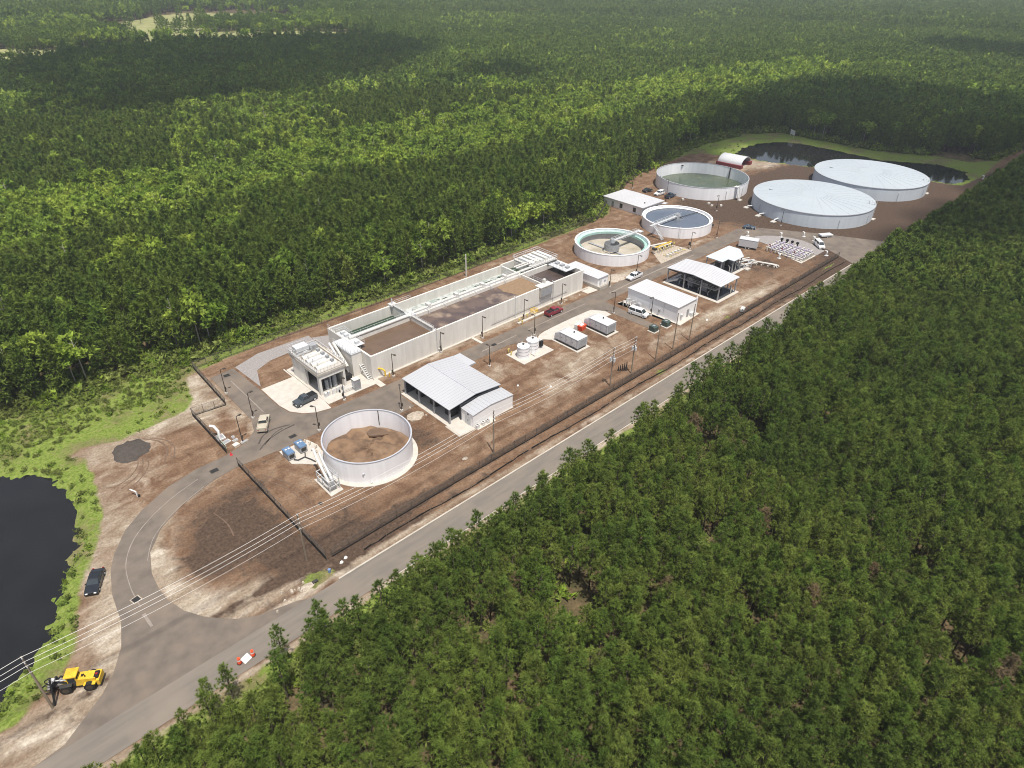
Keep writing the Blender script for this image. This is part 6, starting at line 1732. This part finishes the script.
# ------------------------------------------------------------------ purple pipe gallery
sheet('gallery_slab', [(205.3,93.2),(201.0,79.8),(210.6,79.6),(211.2,94.3)], -.2, .12, 'white_slab')
sheet('gallery_pad', smooth([(211.25,101.6),(214.8,99.6),(217.7,96.2),(220.0,90.1),(219.2,84.9)],4)+[(217.4,82.6),(216.9,79.6),(211.0,79.6),(211.25,94.4),(207.6,93.4),(208.5,99.5)], -.2, .09, 'gravel_grey')
t = thing('pipe_gallery','gallery of pale purple-grey pipes with red valves on a slab before the covered tanks','pipework',(207,87,.12))
for i in range(6):
    x = -4.2+i*1.45
    b = MB(); b.tube([(x+.6,6.0,.9),(x-.4,-6.8,.9)],.24,8); b.build('header','purple_pipe' if i % 2 else 'light_pipe',t,smooth=True)
for i in range(9):
    y = 5.2-i*1.4
    b = MB(); b.tube([(-4.6,y,.1),(-4.5,y,1.5),(3.6,y,1.5),(3.7,y,.1)],.15,6); b.build('branch','purple_pipe' if i % 2 else 'light_pipe',t)
    MB().box(-3.5,y-.2,1.5,-3.1,y+.2,1.95).build('valve','barn_red' if i % 3 == 0 else 'purple_pipe',t); MB().box(.6,y-.25,1.6,1.1,y+.25,2.0).build('valve','purple_pipe',t)
for i in range(8): MB().box(-3.9+i*.9,-7.0,0,-3.6+i*.9,-6.6,1.2).build('support','light_pipe',t)
for i,(x,y) in enumerate(((213.5,93.0),(213.8,91.2),(213.7,89.4),(213.7,87.6))):
    t = thing('valve_actuator',('leftmost','second from left','third from left','rightmost')[i]+' black valve actuator in the row behind the purple pipes','actuator',(x,y,.09),0,'black valve actuators'); MB().box(-.22,-.22,0,.22,.22,.8).build('column','black',t); MB().box(-.36,-.36,.803,.36,.36,1.35).build('head','black',t)
for x,y,lab in ((217.6,95.3,'white riser pipe behind the purple pipe gallery'),(224.0,90.4,'white bent riser pipe left of the grey-green trailer'),(222.5,86.0,'small white riser beside the white van at the gallery'),(213.2,77.4,'white riser pipe by the asphalt apron near the tree line'),(210.0,103.5,'small white marker block by the driveway end'),(199.8,86.5,'white block lying on the dirt right of the pale pipes'),(204.8,101.0,'pale concrete block beside the white box trailer'),(348,71.0,'tiny white post by the dirt track near the far pond')):
    b = MB(); b.tube([(0,0,0),(0,0,1.1),(.5,.2,1.3),(.6,.9,1.3)],.2,7); b.box(-.5,-.5,0,.5,.5,.15); tag(b.build('riser','sign_white',None,(x,y,.05)),lab,'riser','white risers')
for i,(x,y) in enumerate(((229.8,131.5),(228.5,129.3),(231.2,127.0),(226.5,141.0))):
    tag(MB().box(-.6,-.4,0,.6,.4,.45).build('concrete_block','white_slab',None,(x,y,0),.3*i),'pale concrete block on the ground in front of the green-water tank','block','pale blocks by the green-water tank')
# buoyant reeds on the near pond edge
# ------------------------------------------------------------------ clouds (above the haze) and the haze
SHADE = {'a': [(75,500),(85,395),(120,400),(172,385),(310,440),(395,520),(420,680),(115,700)],
         'b': [(259,372),(326,342),(366,337),(366,384)],
         'c': [(258,178),(266,150),(300,172),(350,172),(352,120),(335,84),(345,70),(430,62),(500,80),(500,185),(440,215),(330,195)],
         'e': [(222,52),(262,20),(430,20),(500,60),(430,66),(345,66),(250,68)],
         'd': [(690,140),(790,150),(800,260),(700,215)]}
for nm_, f_ in (('cloud_white', .5), ('cloud_thin', .65)):
    if nm_ not in M: K(nm_, (.80, .81, .83), None, .01, 1.0)
    cm = M[nm_].node_tree
    tb_ = cm.nodes.new('ShaderNodeBsdfTransparent'); mx_ = cm.nodes.new('ShaderNodeMixShader'); mx_.inputs[0].default_value = f_
    cm.links.new(cm.nodes['Principled BSDF'].outputs[0], mx_.inputs[1]); cm.links.new(tb_.outputs[0], mx_.inputs[2]); cm.links.new(mx_.outputs[0], cm.nodes['Material Output'].inputs['Surface'])
rc = random.Random(3)
for key, poly in SHADE.items():
    h = 900.0
    ox, oy = SUNV.x/SUNV.z*h, SUNV.y/SUNV.z*h
    xs = [p[0] for p in poly]; ys = [p[1] for p in poly]
    size = max(max(xs)-min(xs), max(ys)-min(ys))
    st = max(14, size/16) if key not in 'ce' else 11
    b = MB()
    gx0 = np.arange(min(xs), max(xs), st); gy0 = np.arange(min(ys), max(ys), st)
    PX, PY = np.meshgrid(gx0, gy0); PX = PX.ravel(); PY = PY.ravel()
    sdv = sdist(PX, PY, poly)
    for x, y, d in zip(PX, PY, sdv):
        if d < -st*.2+rc.random()*st*.8: continue
        jt = .08 if key in 'ce' else .3
        r = st*(.75+.5*rc.random()) if key not in 'ce' else st*(1.05+.1*rc.random()); z = h+rc.uniform(-.3, .3)*st+min(d, 60)*.5
        x += rc.uniform(-jt, jt)*st+ox; y += rc.uniform(-jt, jt)*st+oy
        n, rows = 9, 5
        v = []; f = []
        for i in range(rows+1):
            ph = math.pi*i/rows
            for k in range(n):
                a = 6.2832*k/n
                q = r*(.88+.24*rc.random())
                v.append((x+q*math.sin(ph)*math.cos(a), y+q*math.sin(ph)*math.sin(a), z+q*.62*math.cos(ph)))
        for i in range(rows):
            for k in range(n): f.append((i*n+k, (i+1)*n+k, (i+1)*n+(k+1) % n, i*n+(k+1) % n))
        b.raw(v, f)
    o = b.build('cloud', 'cloud_thin' if key == 'e' else 'cloud_white', smooth=True)
    o['kind'] = 'structure'
HZ = MB().box(-14000, -14000, -4, 14000, 14000, 90)
hz = bpy.data.materials.new('haze'); hz.use_nodes = True
n = hz.node_tree.nodes; n.remove(n['Principled BSDF'])
pv = n.new('ShaderNodeVolumePrincipled')
pv.inputs['Color'].default_value = (.86, .92, 1.0, 1)
pv.inputs['Density'].default_value = 0.00018
pv.inputs['Anisotropy'].default_value = .2
hz.node_tree.links.new(pv.outputs[0], n['Material Output'].inputs['Volume'])
tag(HZ.build('haze', hz), kind='stuff')
